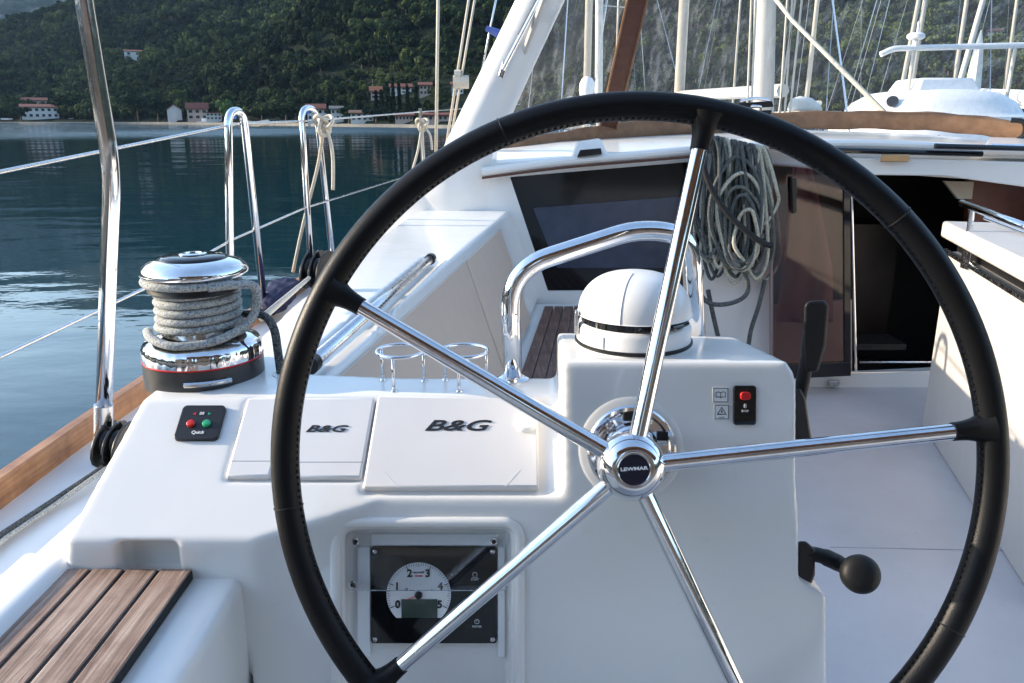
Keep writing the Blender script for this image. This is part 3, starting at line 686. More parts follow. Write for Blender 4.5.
obj('knob', lathe([(.010, -.03), (.018, -.022), (.0250, -.008), (.0262, .0), (.0255, .007), (.021, .0125), (.012, .0155), (0, .0165)], kn, (nn + Vector((.35, 0, -.1))).normalized(), 40), rubber, lk, smooth=70)

# ================================================================ HELM SEAT with teak slats (bottom left)
seat = thing('slatted_helm_bench', 'white moulded helm seat with four weathered teak slats', 'seat', V(-.5, .3, FLO))
solid('seat_moulding', [hull([V(x, y, z) for x in (-.72, -.365) for y in (-.6, lf.y + .02) for z in (SEAT - .012, -.8)]),
                   hull([V(-.72, -.6, SEAT - .03), V(-.395, -.6, SEAT - .03), V(-.72, lf.y + .1, SEAT - .03), V(-.395, lf.y + .1, SEAT - .03), V(-.72, -.6, FLO), V(-.47, -.6, FLO), V(-.72, lf.y + .1, FLO), V(-.43, lf.y + .1, FLO)])], [], gel, seat, .007, 5)
for k in range(4):
    x0 = -.6055 + k * .0455
    P = Plane(V(x0 + .0212, .2, SEAT), Vector((0, 0, 1)))
    obj('seat_slat', box(V(x0 + .0205, (.945 - .55) / 2 , SEAT - .003), (.0405, 1.49, .016)), teak, seat, smooth=30, bevel=.0018, bseg=2)
obj('slat_caulking', box(V(-.516, (.945 - .55) / 2, SEAT - .003), (.178, 1.485, .012)), rubber, seat, smooth=None)

# ================================================================ WINCH
wc = V(0, 1.255, RZ - .002); wc.x = atY(206, 375, 1.255).x
wS = .84
wi = thing('sheet_winch', 'large chrome sheet winch wrapped in grey rope on the port coaming', 'winch', wc)
s_ = 1.0
obj('base', lathe([(.099, -.012), (.099, .036), (.0965, .038)], wc, seg=72), simple('winch_grey', (.05, .05, .052), .35, .5), wi)
obj('red_stripe', lathe([(.0993, .0372), (.0995, .0395), (.0985, .0400)], wc, seg=72), redm, wi)
sk = obj('skirt', lathe([(.0985, .0395), (.0992, .045), (.0985, .062), (.094, .070), (.080, .077), (.070, .081), (.062, .084)], wc, seg=144), chrome, wi, smooth=50)
for v_ in sk.data.vertices:
    if .043 < v_.co.z < .064 and (v_.index % 144) % 4 in (0, 1): v_.co.x *= .991; v_.co.y *= .991
obj('drum', lathe([(.060, .08), (.054, .10), (.054, .15), (.060, .166), (.068, .172)], wc, seg=56), steel, wi, smooth=50)
obj('line_feeder', lathe([(.074, .168), (.078, .172), (.076, .182), (.07, .186)], wc, seg=56), black, wi)
obj('self_tailer', lathe([(.070, .186), (.074, .194), (.086, .202), (.0865, .206), (.084, .214), (.074, .223), (.058, .229), (.055, .2295)], wc, seg=72), chrome, wi, smooth=50)
obj('top_cap', lathe([(.0555, .226), (.055, .2305), (.050, .234), (.03, .2365), (0, .237)], wc, seg=56), gloss_black, wi, smooth=50)
obj('handle_socket', lathe([(.022, .2355), (.0225, .2385), (.019, .240), (.014, .2395), (.013, .236)], wc, seg=40), chrome, wi)
rc = .0079
turns = []
for i in range(5 * 36 + 14):
    a = R(-20 + i * 10); z = .091 + .0163 * (i / 36.) ; rad = .0635 + (.001 * math.sin(i * .7))
    if i < 30: rad += .010 * (1 - i / 30.)
    turns.append(wc + Vector((rad * math.cos(a), rad * math.sin(a), z)))
top = []
lastp = turns[-1] - wc
sheetrope = thing('sheet_rope', 'grey flecked sheet rope wound round the chrome winch', 'rope', wc)
up_turn = []
for i in range(33):
    a = R(-20 + 216 * 0 + i * 10 + (6 * 36 + 20) * 10 - 0); 
    up_turn.append(wc + Vector(((.0785) * math.cos(a), (.0785) * math.sin(a), .178 + .012 * min(1, i / 12))))
obj('winding', tube(turns, rc, 12), rope_sheet, sheetrope, smooth=180)
loop_top = [wc + Vector((.079 * math.cos(R(a)), .079 * math.sin(R(a)), .190)) for a in range(-25, -341, -10)]
obj('tail_turn', tube(loop_top[:30], rc * 1.05, 12), rope_sheet, sheetrope, smooth=180)
fall = spline([wc + Vector((.045, -.067, .187)), wc + Vector((.085, -.045, .188)), wc + Vector((.105, -.02, .178)), wc + Vector((.102, -.015, .135)), wc + Vector((.085, -.03, .105)), wc + Vector((.045, -.068, .086)), wc + Vector((-.01, -.086, .083)), wc + Vector((-.055, -.065, .090)), wc + Vector((-.078, -.03, .095))], 8)
obj('loose_turn', tube(fall, rc, 12), rope_sheet, sheetrope, smooth=180)
tail = spline([wc + Vector((.07, .02, .115)), wc + Vector((.108, .0, .118)), wc + Vector((.128, -.01, .095)), wc + Vector((.132, -.01, .045)), wc + Vector((.134, -.01, -.004))], 8)
obj('tail', tube(tail, rc * .95, 12), rope_dark, sheetrope, smooth=180)
obj('base_slot', tube([wc + Vector((.0995 * math.cos(R(a)), .0995 * math.sin(R(a)), .014)) for a in range(-88, -40, 6)], .006, 10), steel, wi)
for o_ in [o for o in bpy.data.objects if o.type == 'MESH' and o.parent in (wi, sheetrope)]:
    o_.data.transform(Matrix.Diagonal((.95, .95, wS, 1)))
# deck socket at the foot of the winch
obj('winch_gasket', lathe([(.020, 0), (.020, .002), (.014, .003)], wc + Vector((.134, -.01, .001)), seg=24), gel, con)
# sheet leading to the block
blk = atZ(309, 277, -.82)
sheet_pts = [wc + Vector((.03, .075, .095)), wc + Vector((.0, .4, .05)), blk]
lead = thing('sheet_lead', 'grey sheet rope running forward from the winch to the black block', 'rope', blk)
obj('line', tube([atZ(262, 318, -.5), atZ(309, 278, -.74)], .0095, 10), rope_sheet, lead, smooth=180)

# ================================================================ COAMING HAND RAIL
rh = thing('coaming_hand_rail', 'satin steel hand rail set in a groove along the coaming top', 'hand rail', h0)
rz_ = Vector((0, 0, .006))
a_, b2 = lerp(h0, h1, .03) + rz_, lerp(h0, h1, .93) + rz_
obj('rail', tube([a_, b2], .0125, 16), metal('rail_alloy', (.78, .78, .8), .2), rh, smooth=180)
for p in (a_, b2): obj('end_mount', lathe([(.017, -.02), (.017, .004), (.01, .012)], p, (b2 - a_).normalized(), 16), black, rh)

# ================================================================ STERN POST with block at foot (left)
Yp = 2.03
post = thing('stern_post', 'tall bent polished steel tube rising from the deck edge at far left', 'steel post', atY(103, 440, Yp))
pp = [atY(103, 436, Yp), atY(109, 250, Yp), atY(112.5, 172, Yp), atY(84, 0, Yp), atY(66, -120, Yp), atY(48, -230, Yp)]
obj('tube', tube(bend(pp, .09, 8), .021, 24), chrome, post, smooth=180)
obj('end_fitting', join(tube([atY(103, 442, Yp), atY(103.5, 405, Yp)], [.0245, .0245], 20)), steel, post, smooth=40)
obj('toggle', join(tube([atY(103, 440, Yp), atY(101, 475, Yp)], .011, 10), box(atY(101, 462, Yp), (.03, .02, .03))), chrome, post, smooth=40)
def block(name, label, c, along, size, n=2):
    t_ = thing(name, label, 'block', c); al = along.normalized(); side = Vector((al.y, -al.x, 0)).normalized(); up = side.cross(al).normalized()
    if up.z < 0: up = -up
    for k in range(n + 1):
        o_ = side * (k - n / 2) * size * .3
        pts = [c + o_ + al * size * math.cos(a) * .75 + up * size * (.5 * math.sin(a) + .1) for a in [2 * math.pi * j / 16 for j in range(16)]]
        obj('cheek', prism(pts, side * size * .08), gloss_black if k % 2 else black, t_, smooth=40, bevel=.002)
    for k in range(n):
        obj('sheave', lathe([(size * .38, 0), (size * .30, size * .1), (size * .38, size * .2)], c + side * ((k - n / 2) * size * .3 + size * .09) + up * size * .1, side, 28), black, t_)
    obj('axle', tube([c - side * size * .42 + up * size * .1, c + side * size * .46 + up * size * .1], size * .11, 14), chrome, t_)
    return t_
dY = Vector((0, 1, 0))
block('turning_block', 'black double turning block on the side deck at the foot of the post', atZ(116, 446, -.86), Vector((.12, 1, .55)), .098)
block('sheet_block', 'large black sheet block standing on the toe rail forward of the winch', atZ(317, 271, -.80), Vector((.25, 1, .9)), .16, 2)
ln = thing('deck_line', 'pair of thin grey lines lying along the side deck', 'rope', V(-1.17, 1.2, -.9))
obj('line', tube([atZ(114, 460, -.89), atZ(50, 503, -.905), atZ(4, 533, -.905), V(-1.17, .2, -.905)], .0075, 8), rope_dark, ln)
obj('line', tube([atZ(114, 463, -.89), atZ(52, 507, -.905), atZ(6, 538, -.905), V(-1.15, .2, -.905)], .006, 8), rope_sheet, ln)
# blue bag hanging at the toe rail
bc = atZ(279, 291, -.80)
bvs, bfs = [], []
for j in range(13):
    for i in range(24):
        t1, t2 = math.pi * j / 12, 2 * math.pi * i / 24; wob = 1 + .16 * math.sin(5 * t2 + 2 * j) + .10 * math.sin(9 * t2 - j) + .12 * math.sin(3 * t2)
        bvs.append(bc + Vector((.075 * math.sin(t1) ** .7 * math.cos(t2) * wob, .19 * math.cos(t1), (.055 * math.sin(t1) ** .6 * math.sin(t2) * wob - .02 + .02 * math.cos(t1)))))
for j in range(12):
    for i in range(24): bfs.append((j * 24 + i, j * 24 + (i + 1) % 24, (j + 1) * 24 + (i + 1) % 24, (j + 1) * 24 + i))
bag = obj('sail_bag', (bvs, bfs), blue, loc=bc, smooth=60)
tag(bag, 'dark blue folded cloth bag tucked against the toe rail', 'bag')

bim = thing('added_bimini', 'added tan canvas bimini, unseen behind the viewer, warming the steel reflections', 'bimini', V(1.3, -1, .8))  # added out of view to warm the steel and make the console less blue
bv, bf = [], []
for i in range(9):
    for j in range(13):
        xx = -.95 + 4.6 * j / 12; yy = -2.2 + 2.2 * i / 8; bv.append(V(xx, yy, .80 + .20 * math.sin(math.pi * j / 12) + .03 * math.cos(i * math.pi / 2)))
for i in range(8):
    for j in range(12): bf.append((i * 13 + j, i * 13 + j + 1, (i + 1) * 13 + j + 1, (i + 1) * 13 + j))
bo = obj('canvas', (bv, bf), tan, bim, smooth=180); md = bo.modifiers.new('th', 'SOLIDIFY'); md.thickness = .004
for yy in (-2.2, -1.1, 0): obj('bow', tube(bend([V(-1.1, -1.0, -.85), V(-1.0, yy, .78), V(1.35, yy, 1.0), V(3.7, yy, .78), V(3.8, -1.0, -.85)], .3, 6), .0125, 10), chrome, bim, smooth=180)
fs0, fs1 = atZ(880, 548, FLO + .001), atZ(1024, 551, FLO + .001)
obj('floor_seam', tube([atZ(830, 547, FLO + .001), fs0, fs1, atZ(1150, 554, FLO + .001)], .0018, 6), inkg, yacht)

# ================================================================ STANCHIONS & LIFELINES
def rail_pt(Y):
    for (xa, ya), (xb, yb) in zip(SH, SH[1:]):
        if ya <= Y <= yb: return V(xa + (xb - xa) * (Y - ya) / (yb - ya) - .02, Y, -.85)
def gate(name, label, tops, bots, tr=.0165):
    """inverted U of two tubes: tops/bots are world points"""
    t_ = thing(name, label, 'stanchion', (bots[0] + bots[1]) / 2, 'lifeline gate stanchions on the port rail')
    obj('hoop', tube(bend([bots[0], tops[0], tops[1], bots[1]], .09, 8), tr, 16), chrome, t_, smooth=180)
    for b_ in bots: obj('foot', lathe([(tr * 2, -.01), (tr * 2, .006), (tr * 1.3, .012), (tr * 1.25, .05)], b_, seg=20), chrome, t_)
    obj('end_cap', lathe([(.010, -.01), (.012, .0), (.008, .010), (0, .012)], (tops[0] + tops[1]) / 2 + Vector((-.005, -.02, -.022)), seg=16), simple('blue_cap' + name, (.03, .12, .5), .4), t_)
    return t_
Ya, Yb = 3.2, 3.62
gate('gate_stanchion', 'polished steel hoop stanchion just beyond the winch', [atY(228, 111, 3.33), atY(243, 111, 3.45)], [atY(231, 328, Ya), atY(264, 303, Yb)])
gate('gate_stanchion', 'polished steel hoop stanchion with a rope knot tied at its top', [atY(301, 108, 4.42), atY(316, 108, 4.56)], [atY(312, 283, 4.25), atY(333, 262, 4.75)], .0165)
t_ = thing('slim_stanchion', 'slim stanchion with knotted cream rope, farthest along the port rail', 'stanchion', atY(424, 205, 7))
obj('post', tube([atY(424, 205, 7), atY(420, 108, 7)], .016, 12), chrome, t_); obj('foot', lathe([(.03, -.01), (.03, .01), (.02, .05)], atY(424, 205, 7)), chrome, t_)
def line(name, label, pts, r, mat, cat='lifeline', group=None):
    o = obj(name, tube(pts, r, 8), mat, loc=Vector(pts[0]), smooth=180); return tag(o, label, cat, group)
ug = [atX(-60, 184, -1.27), atX(0, 172, -1.26), atY(236, 124, 3.4), atY(308, 121, 4.5), atY(420, 112, 7), atY(520, 104, 11)]
line('lifeline', 'upper steel lifeline strung through the hoop stanchions', ug, .0055, steel, group='port side lifelines')
lg = [atX(-60, 390, -1.27), atX(0, 357, -1.26), atY(150, 286, 2.6), atY(232, 240, 3.3), atY(305, 208, 4.3), atY(420, 172, 7)]
line('lifeline', 'lower steel lifeline sagging between the stanchions below the upper one', lg, .0055, steel, group='port side lifelines')
# knots and hanging cream ropes
def knot(c, s, name, label, tails):
    pts = []
    for i in range(64):
        a = 2 * math.pi * i / 64; pts.append(c + Vector(((math.sin(a) + 2 * math.sin(2 * a)) * s * .33, -math.sin(3 * a) * s * .4, (math.cos(a) - 2 * math.cos(2 * a)) * s * .36)))
    t_ = thing(name, label, 'rope', c); obj('knot', tube(pts, .011, 8, True), rope_cream, t_, smooth=180)
    for tl in tails: obj('rope_end', tube(spline(tl, 6), .010, 8), rope_cream, t_, smooth=180)
kc = atY(324, 124, 4.4)
knot(kc, .055, 'knotted_rope', 'cream rope knotted at the top of the second hoop stanchion', [[kc, atY(330, 140, 4.4), atY(333, 160, 4.4), atY(333, 190, 4.4)], [kc, atY(318, 165, 4.5), atY(303, 225, 4.5), atY(293, 272, 4.5)]])
kc = atY(422, 124, 6.9)
knot(kc, .055, 'knotted_rope', 'cream rope knotted at the top of the farthest stanchion', [[kc, atY(430, 135, 6.9), atY(432, 150, 6.9)], [kc, atY(418, 150, 6.9), atY(410, 178, 6.9)], [kc, atY(424, 160, 6.9), atY(427, 190, 6.9)]])
line('short_lashing', 'short cream lashing tied in the upper lifeline beside the first hoop', [atY(244, 122, 3.6), atY(252, 124, 3.7), atY(257, 124, 3.75), atY(268, 122, 3.85)], .011, rope_cream, 'rope')
# shrouds
line('shroud', 'single brownish shroud standing upright nearest the far shore', [atY(436, 152, 7.2), atY(439, -60, 7.2)], .014, rope_cream, 'shroud', 'shrouds ahead of the cabin')
line('shroud', 'shroud leaning beside the white frame, outer of a close pair', [atY(444, 160, 6.6), atY(478, -60, 6.6)], .010, rope_cream, 'shroud', 'shrouds ahead of the cabin')
line('shroud', 'shroud leaning beside the white frame, inner of a close pair', [atY(449, 150, 6.5), atY(485, -60, 6.5)], .009, rope_cream, 'shroud', 'shrouds ahead of the cabin')
line('shroud', 'steel shroud with a blue cap, right against the white frame', [atY(470, 130, 6.4), atY(508, -60, 6.4)], .008, steel, 'shroud', 'shrouds ahead of the cabin')
cb = atY(494, 31, 6.38); tag(obj('shroud_fitting', tube([cb + Vector((-.06, 0, .02)), cb + Vector((.06, 0, -.03))], [.02, .035], 12), simple('cap_blue', (.08, .12, .35), .4), loc=cb), 'small blue and white fitting clamped on a steel shroud', 'fitting')
cb = atY(461, 82, 6.5); tag(obj('shroud_fitting', join(tube([cb + Vector((-.06, 0, 0)), cb + Vector((.06, 0, 0))], .05, 8), tube([cb + Vector((-.05, 0, .05)), cb + Vector((.0, 0, .05))], .04, 8)), rope_cream, loc=cb), 'cream taped turnbuckle fitting on the leaning shrouds', 'fitting')

# ================================================================ WHITE FRAME (side of windscreen) and SPRAYHOOD
Yf = 3.72
fr_ = thing('windscreen_frame', 'broad white frame leg leaning inboard beside the clear screen', 'windscreen frame', atY(450, 215, Yf))
lp = [(566, -110), (522, -14), (444, 146), (424, 192), (417, 214)]; rp = [(612, -110), (567, -14), (509, 112), (492, 160), (500, 214)]
vs, fs = [], []
prof_l = spline([atY(x, y, Yf + .02 * i) for i, (x, y) in enumerate(lp)], 6); prof_r = spline([atY(x, y, Yf + .02 * i) for i, (x, y) in enumerate(rp)], 6)
m_ = 7
for a, b_ in zip(prof_l, prof_r):
    ring = []
    for k in range(5):
        t__ = k / 4; p = lerp(a, b_, t__); bul = .045 * math.sin(math.pi * t__) ; ring.append(p + Vector((0, -bul, .01 * math.sin(math.pi * t__))))
    ring += [b_ + Vector((.02, .12, 0)), a + Vector((-.01, .16, 0))]
    vs += ring
for i in range(len(prof_l) - 1):
    for k in range(m_): fs.append((i * m_ + k, i * m_ + (k + 1) % m_, (i + 1) * m_ + (k + 1) % m_, (i + 1) * m_ + k))
fs += [tuple(range(m_)), tuple(range(len(vs) - m_, len(vs)))]
obj('leg', (vs, fs), gel, fr_, smooth=50)
sr = [atY(547, -14, Yf - .10), atY(503, 70, Yf - .10)]
strut = thing('frame_strut', 'slim steel strut clipped along the white frame leg', 'strut', sr[1])
obj('rod', tube([atY(575, -70, Yf - .10)] + sr, .010, 12), chrome, strut); obj('rod_sleeve', tube([atY(575, -70, Yf - .088), atY(520, 36, Yf - .088)], .013, 12), black, strut)
obj('bracket', hull([atY(px, py, y) for px, py in ((498, 76), (503, 80), (508, 66), (503, 60)) for y in (Yf - .10, Yf - .06)]), steel, strut, bevel=.004)
# sprayhood: clear panels between lower band and top, standing on the coachroof
hood = thing('sprayhood', 'clear vinyl sprayhood with tan canvas edging on the cabin roof', 'sprayhood', V(.7, 4.4, -.1))
bandp = [(484, 160), (520, 148), (560, 140), (620, 131), (690, 125), (780, 120), (860, 119), (940, 121), (1010, 129), (1080, 142)]
def bY(px): return 4.15 + .55 * math.sin(max(0, min(1, (px - 484) / 600)) * math.pi)
bnd = spline([atY(px, py, bY(px)) for px, py in bandp], 5)
upb = [(566, -60), (600, -60), (640, -62), (690, -64), (750, -66), (820, -66), (880, -66), (940, -66), (1020, -64), (1100, -60)]
upp = spline([atY(px, py, bY(bandp[i][0]) - .75) for i, (px, py) in enumerate(upb)], 5)
def ribbon(A, B, thv):
    vs = []; fs = []
    for a, b_ in zip(A, B): vs += [a, b_, b_ + thv, a + thv]
    for i in range(len(A) - 1):
        for k in range(4): fs.append((i * 4 + k, i * 4 + (k + 1) % 4, (i + 1) * 4 + (k + 1) % 4, (i + 1) * 4 + k))
    fs += [(0, 1, 2, 3), tuple(range(len(vs) - 4, len(vs)))]; return vs, fs
rows = 10; pv, pf_ = [], []
for j in range(rows + 1):
    for i, (a, b_) in enumerate(zip(bnd, upp)):
        t__ = j / rows; w_ = .012 * math.sin(i * 1.1 + j) * math.sin(math.pi * t__) + .03 * math.sin(math.pi * t__); pv.append(lerp(a, b_, t__) + Vector((0, w_, w_)))
nb = len(bnd)
for j in range(rows):
    for i in range(nb - 1): pf_.append((j * nb + i, j * nb + i + 1, (j + 1) * nb + i + 1, (j + 1) * nb + i))
obj('clear_panel', (pv, pf_), vinyl, hood, smooth=180)
bw_ = .055
lowc = [p + Vector((0, -.012, -.035)) for p in bnd]
rb = []; 
vs, fs = [], []; NS = 10
for i, p in enumerate(bnd):
    for k in range(NS):
        a = 2 * math.pi * k / NS; vs.append(p + Vector((0, .022 * math.cos(a) - .025, .052 * math.sin(a) - .006 + .004 * math.sin(i * 1.7))))
for i in range(nb - 1):
    for k in range(NS): fs.append((i * NS + k, i * NS + (k + 1) % NS, (i + 1) * NS + (k + 1) % NS, (i + 1) * NS + k))
fs += [tuple(range(NS)), tuple(range(len(vs) - NS, len(vs)))]
obj('lower_band', (vs, fs), tan, hood, smooth=60)
i0 = min(range(nb), key=lambda i: abs(bnd[i].x - atY(612, 130, bY(612)).x))
i1 = min(range(nb), key=lambda i: abs(upp[i].x - atY(652, -60, bY(612) - .75).x))
sA, sB = bnd[i0] + Vector((0, -.03, .02)), atY(651, -60, bY(612) - .80)
obj('centre_strap', prism([sA + Vector((-.045, 0, 0)), sA + Vector((.045, 0, 0)), sB + Vector((.042, 0, 0)), sB + Vector((-.042, 0, 0))], Vector((0, .006, .004))), brownstrap, hood, smooth=None)
for s_ in (-1, 1): obj('strap_piping', tube([sA + Vector((.047 * s_, -.004, 0)), sB + Vector((.044 * s_, -.004, 0))], .006, 6), tan, hood)
obj('side_edging', tube([lerp(a_, b_, 0) for a_, b_ in [(bnd[0], upp[0])]] + [lerp(bnd[0], upp[0], .5), upp[0]], .014, 8), simple('pale_vinyl', (.6, .58, .54), .5), hood)
pc = atY(520, 93, 4.0)
obj('hood_tab', hull([atY(px, py, 4.05) + Vector((0, y, 0)) for px, py in ((517, 98), (522, 86), (526, 92), (521, 100)) for y in (0, .01)]), brownstrap, hood)
# strap dark clip at the right end of the band
cl = atY(1013, 128, bY(1013) - .05)
tag(obj('clip_strap', tube(spline([cl + Vector((-.03, -.02, .04)), cl + Vector((.02, -.05, .03)), cl + Vector((.035, -.05, -.03)), cl + Vector((.0, -.03, -.07))], 5), .013, 8), black, loc=cl), 'black strap curled over the end of the canvas band', 'strap')
# brackets on the roof: vent housing
vh = thing('roof_housing', 'small white moulded housing with dark slot on the cabin roof edge', 'housing', atY(590, 152, BK + .05))
obj('shell', hull([atY(px, py, y) for (px, py, y) in ((570, 161, BK - .06), (608, 157, BK - .06), (577, 142, BK), (601, 139, BK), (578, 141, BK + .1), (600, 138, BK + .1), (571, 156, BK + .12), (607, 153, BK + .12))]), gel, vh, smooth=30, bevel=.01)
obj('slot', hull([atY(px, py, y) for px, py in ((577, 157), (602, 154), (601, 148), (580, 150)) for y in (BK - .072, BK - .05)]), black, vh, bevel=.003)
# roof organiser / winch above the rim
ro = thing('rope_clutch', 'small black and steel rope clutch on the cabin roof above the coiled rope', 'rope clutch', atY(756, 118, 4.05))
Yr = 4.05
obj('clutch_body', join(hull([atY(px, py, y) for px, py in ((737, 103), (772, 101), (774, 107), (738, 109)) for y in (Yr, Yr + .1)]), hull([atY(px, py, y) for px, py in ((745, 111), (772, 110), (770, 117), (748, 118)) for y in (Yr, Yr + .1)])), black, ro, bevel=.004)
obj('clutch_handle', join(tube(bend([atY(752, 117, Yr - .01), atY(751, 106, Yr - .01), atY(761, 106, Yr - .01), atY(760, 117, Yr - .01)], .01), .006, 8), tube([atY(740, 101, Yr), atY(756, 98, Yr), atY(770, 100, Yr)], .007, 8)), chrome, ro)

# ================================================================ COILED ROPE
Yc = BK - .10
rcoil = thing('coiled_rope', 'thick hank of grey ropes hanging on the bulkhead beside the door', 'coiled rope', atY(735, 150, Yc))
rnd = random.Random(3)
hookp = [(712, 138), (765, 148)]
for i in range(32):
    u0 = rnd.random(); tx = lerp(Vector((708, 139, 0)), Vector((766, 152, 0)), u0)
    w_ = rnd.uniform(7, 17); dep = rnd.uniform(235, 302) - abs(u0 - .5) * 40; bxp = 702 + 68 * u0 + rnd.uniform(-5, 7); yy = Yc + rnd.uniform(-.05, .045)
    bxp = max(706, min(762, bxp))
    pts = [atY(tx.x, tx.y - 4, yy), atY(tx.x + w_ * .5, tx.y + 14, yy - .01), atY(bxp + w_ * .9, (tx.y + dep) / 2, yy - rnd.uniform(0, .03)), atY(bxp + w_, dep - 20, yy), atY(bxp, dep, yy - .01), atY(bxp - w_, dep - 22, yy), atY(bxp - w_ * .9, (tx.y + dep) / 2 + 10, yy + .01), atY(tx.x - w_ * .4, tx.y + 16, yy)]
    obj('rope_loop', tube(spline(pts, 7, True), rnd.uniform(.0070, .0095), 8, True), rope_coil[[0, 1, 2, 2, 0, 1, 2][i % 7]], rcoil, smooth=180)
for k in range(5):
    rx_, ry_ = 12 + k * 3.4, 26 + k * 7.5; pts = [atY(746 - k * 2.2 + rx_ * math.cos(a) * (1 + .12 * math.sin(3 * a + k)), 236 - k * 5 + ry_ * math.sin(a) + 3 * math.sin(2 * a + k * 2), Yc - .075 + .01 * math.sin(a * 2 + k) + .004 * k) for a in [2 * math.pi * j / 12 for j in range(12)]]
    obj('rope_loop', tube(spline(pts, 5, True), .0085, 8, True), rope_coil[[1, 2, 0, 1, 2][k]], rcoil, smooth=180)
wrap = [atY(px, py, Yc - .11) for px, py in ((708, 136), (703, 160), (712, 190), (732, 218), (758, 240), (772, 246))]
obj('lashing', tube(spline(wrap, 6), .013, 8), simple('black_rope', (.012, .012, .013), .8), rcoil, smooth=180)
for pts in ([(708, 290), (712, 310), (718, 336), (722, 352)], [(765, 280), (759, 305), (751, 330), (748, 350)]):
    obj('rope_tail', tube(spline([atY(x, y, Yc) for x, y in pts], 5), .011, 8), rope_dark, rcoil, smooth=180)
obj('loose_end', tube(spline([atY(x, y, Yc - .06) for x, y in ((702, 270), (700, 292), (712, 304), (735, 302), (748, 290), (742, 262))], 6), .011, 8), rope_dark, rcoil, smooth=180)

# ================================================================ COMPANIONWAY DOOR (open tinted leaf) and cloth for its red reflection
dr = thing('cabin_door', 'smoked transparent cabin door leaf standing open beside the hatch', 'door', atY(812, 372, BK - .08))
dq = [atY(771, 163, BK - .10), atY(848, 172, BK - .14), atY(850, 376, BK - .14), atY(771, 379, BK - .10)]
obj('leaf', prism(dq, Vector((0, .012, 0))), tinted, dr, smooth=None)
obj('leaf_edge', join(tube([dq[0], dq[3]], .008, 8), tube([dq[0], dq[1]], .005, 8)), simple('edge_smoke', (.22, .18, .17), .3), dr)
obj('bottom_rail', prism([atY(771, 366, BK - .115), atY(851, 362, BK - .155), atY(851, 376, BK - .155), atY(771, 380, BK - .115)], Vector((0, .03, 0))), gloss_black, dr, bevel=.003)
obj('side_rail', prism([atY(844, 172, BK - .15), atY(850, 172, BK - .15), atY(851, 374, BK - .15), atY(845, 374, BK - .15)], Vector((0, .02, 0))), gloss_black, dr)
obj('door_handle', hull([atY(px, py, BK - .16) + Vector((0, y, 0)) for px, py in ((792, 178), (797, 178), (797, 212), (793, 214)) for y in (0, .03)]), black, dr, bevel=.003)
obj('door_catch', box(atY(834, 383, BK - .02), (.05, .03, .03)), steel, dr, bevel=.004)
tv, tf = [], []  # cloth sheet imitating the red reflection in the door leaf
for j in range(15):
    for i in range(17):
        s_ = i / 16; t__ = j / 14
        xa = lerp(793, 776, t__); xb = lerp(812, 832, min(1, t__ * 1.5)); yy = lerp(166, 322, t__)
        tv.append(atY(lerp(xa, xb, s_), yy, BK - .05 + .02 * math.sin(s_ * 11 + t__ * 2)))
for j in range(14):
    for i in range(16): tf.append((j * 17 + i, j * 17 + i + 1, (j + 1) * 17 + i + 1, (j + 1) * 17 + i))
tw = obj('reflection_cloth', (tv, tf), cloth, loc=atY(803, 250, BK - .05), smooth=180); md = tw.modifiers.new('th', 'SOLIDIFY'); md.thickness = .006
tag(tw, 'reddish cloth standing in for the red reflection in the smoked cabin door', 'reflection_cloth')

# ================================================================ COCKPIT TABLE
tb = thing('cockpit_table', 'white fixed cockpit table with folded leaf and steel trim', 'table', V(1.8, 2.6, FLO))
A = V(1.80, 3.27, 0); B = V(1.442, 1.9, 0); d_ = (A - B).normalized(); nr = Vector((d_.y, -d_.x, 0))
def tz(p, z): return Vector((p.x, p.y, z + H))
tpz = -.53
obj('pedestal', hull([tz(A, FLO), tz(A, tpz), tz(B, FLO), tz(B, tpz), tz(A + nr * .4, FLO), tz(A + nr * .4, tpz), tz(B + nr * .4, FLO), tz(B + nr * .4, tpz)]), gelt, tb, smooth=30, bevel=.012)
A2, B2 = A + nr * .035 - d_ * .0, B + nr * .035
obj('metal_trim', tube([tz(A - nr * .006, tpz + .0), tz(B - nr * .006, tpz + .0)], .011, 8), steel, tb)
obj('table_core', hull([tz(A2, tpz), tz(A2, -.44), tz(B2, tpz), tz(B2, -.44), tz(A2 + nr * .33, tpz), tz(A2 + nr * .33, -.44), tz(B2 + nr * .33, tpz), tz(B2 + nr * .33, -.44)]), black, tb, smooth=30)
At, Bt = A - nr * .05 - d_ * .06, B - nr * .05
obj('table_leaf', hull([tz(At, -.465), tz(At, -.40), tz(Bt, -.465), tz(Bt, -.40), tz(At + nr * .4, -.465), tz(At + nr * .4, -.40), tz(Bt + nr * .4, -.465), tz(Bt + nr * .4, -.40)]), gelt, tb, smooth=30, bevel=.012)
obj('latch', box(lerp(A, B, .22) + Vector((-.008, 0, -.50)), (.014, .06, .10), None), steel, tb, bevel=.003)
tr_ = thing('table_rail', 'polished steel hand rail raised above the table top', 'hand rail', tz(At, -.40))
ra, rb_ = atY(962, 203, 3.0), atY(1075, 246, 2.3)
obj('rail', tube([ra, rb_], .014, 16), chrome, tr_, smooth=180)
c1 = lerp(ra, rb_, .12); obj('post', tube([c1, Vector((c1.x, c1.y, H - .41))], .010, 12), chrome, tr_)
c1 = lerp(ra, rb_, .95); obj('post', tube([c1, Vector((c1.x, c1.y, H - .41))], .010, 12), chrome, tr_)
obj('inner_rail', tube([atY(985, 218, 3.1), atY(1075, 252, 2.5)], .007, 12), chrome, tr_)

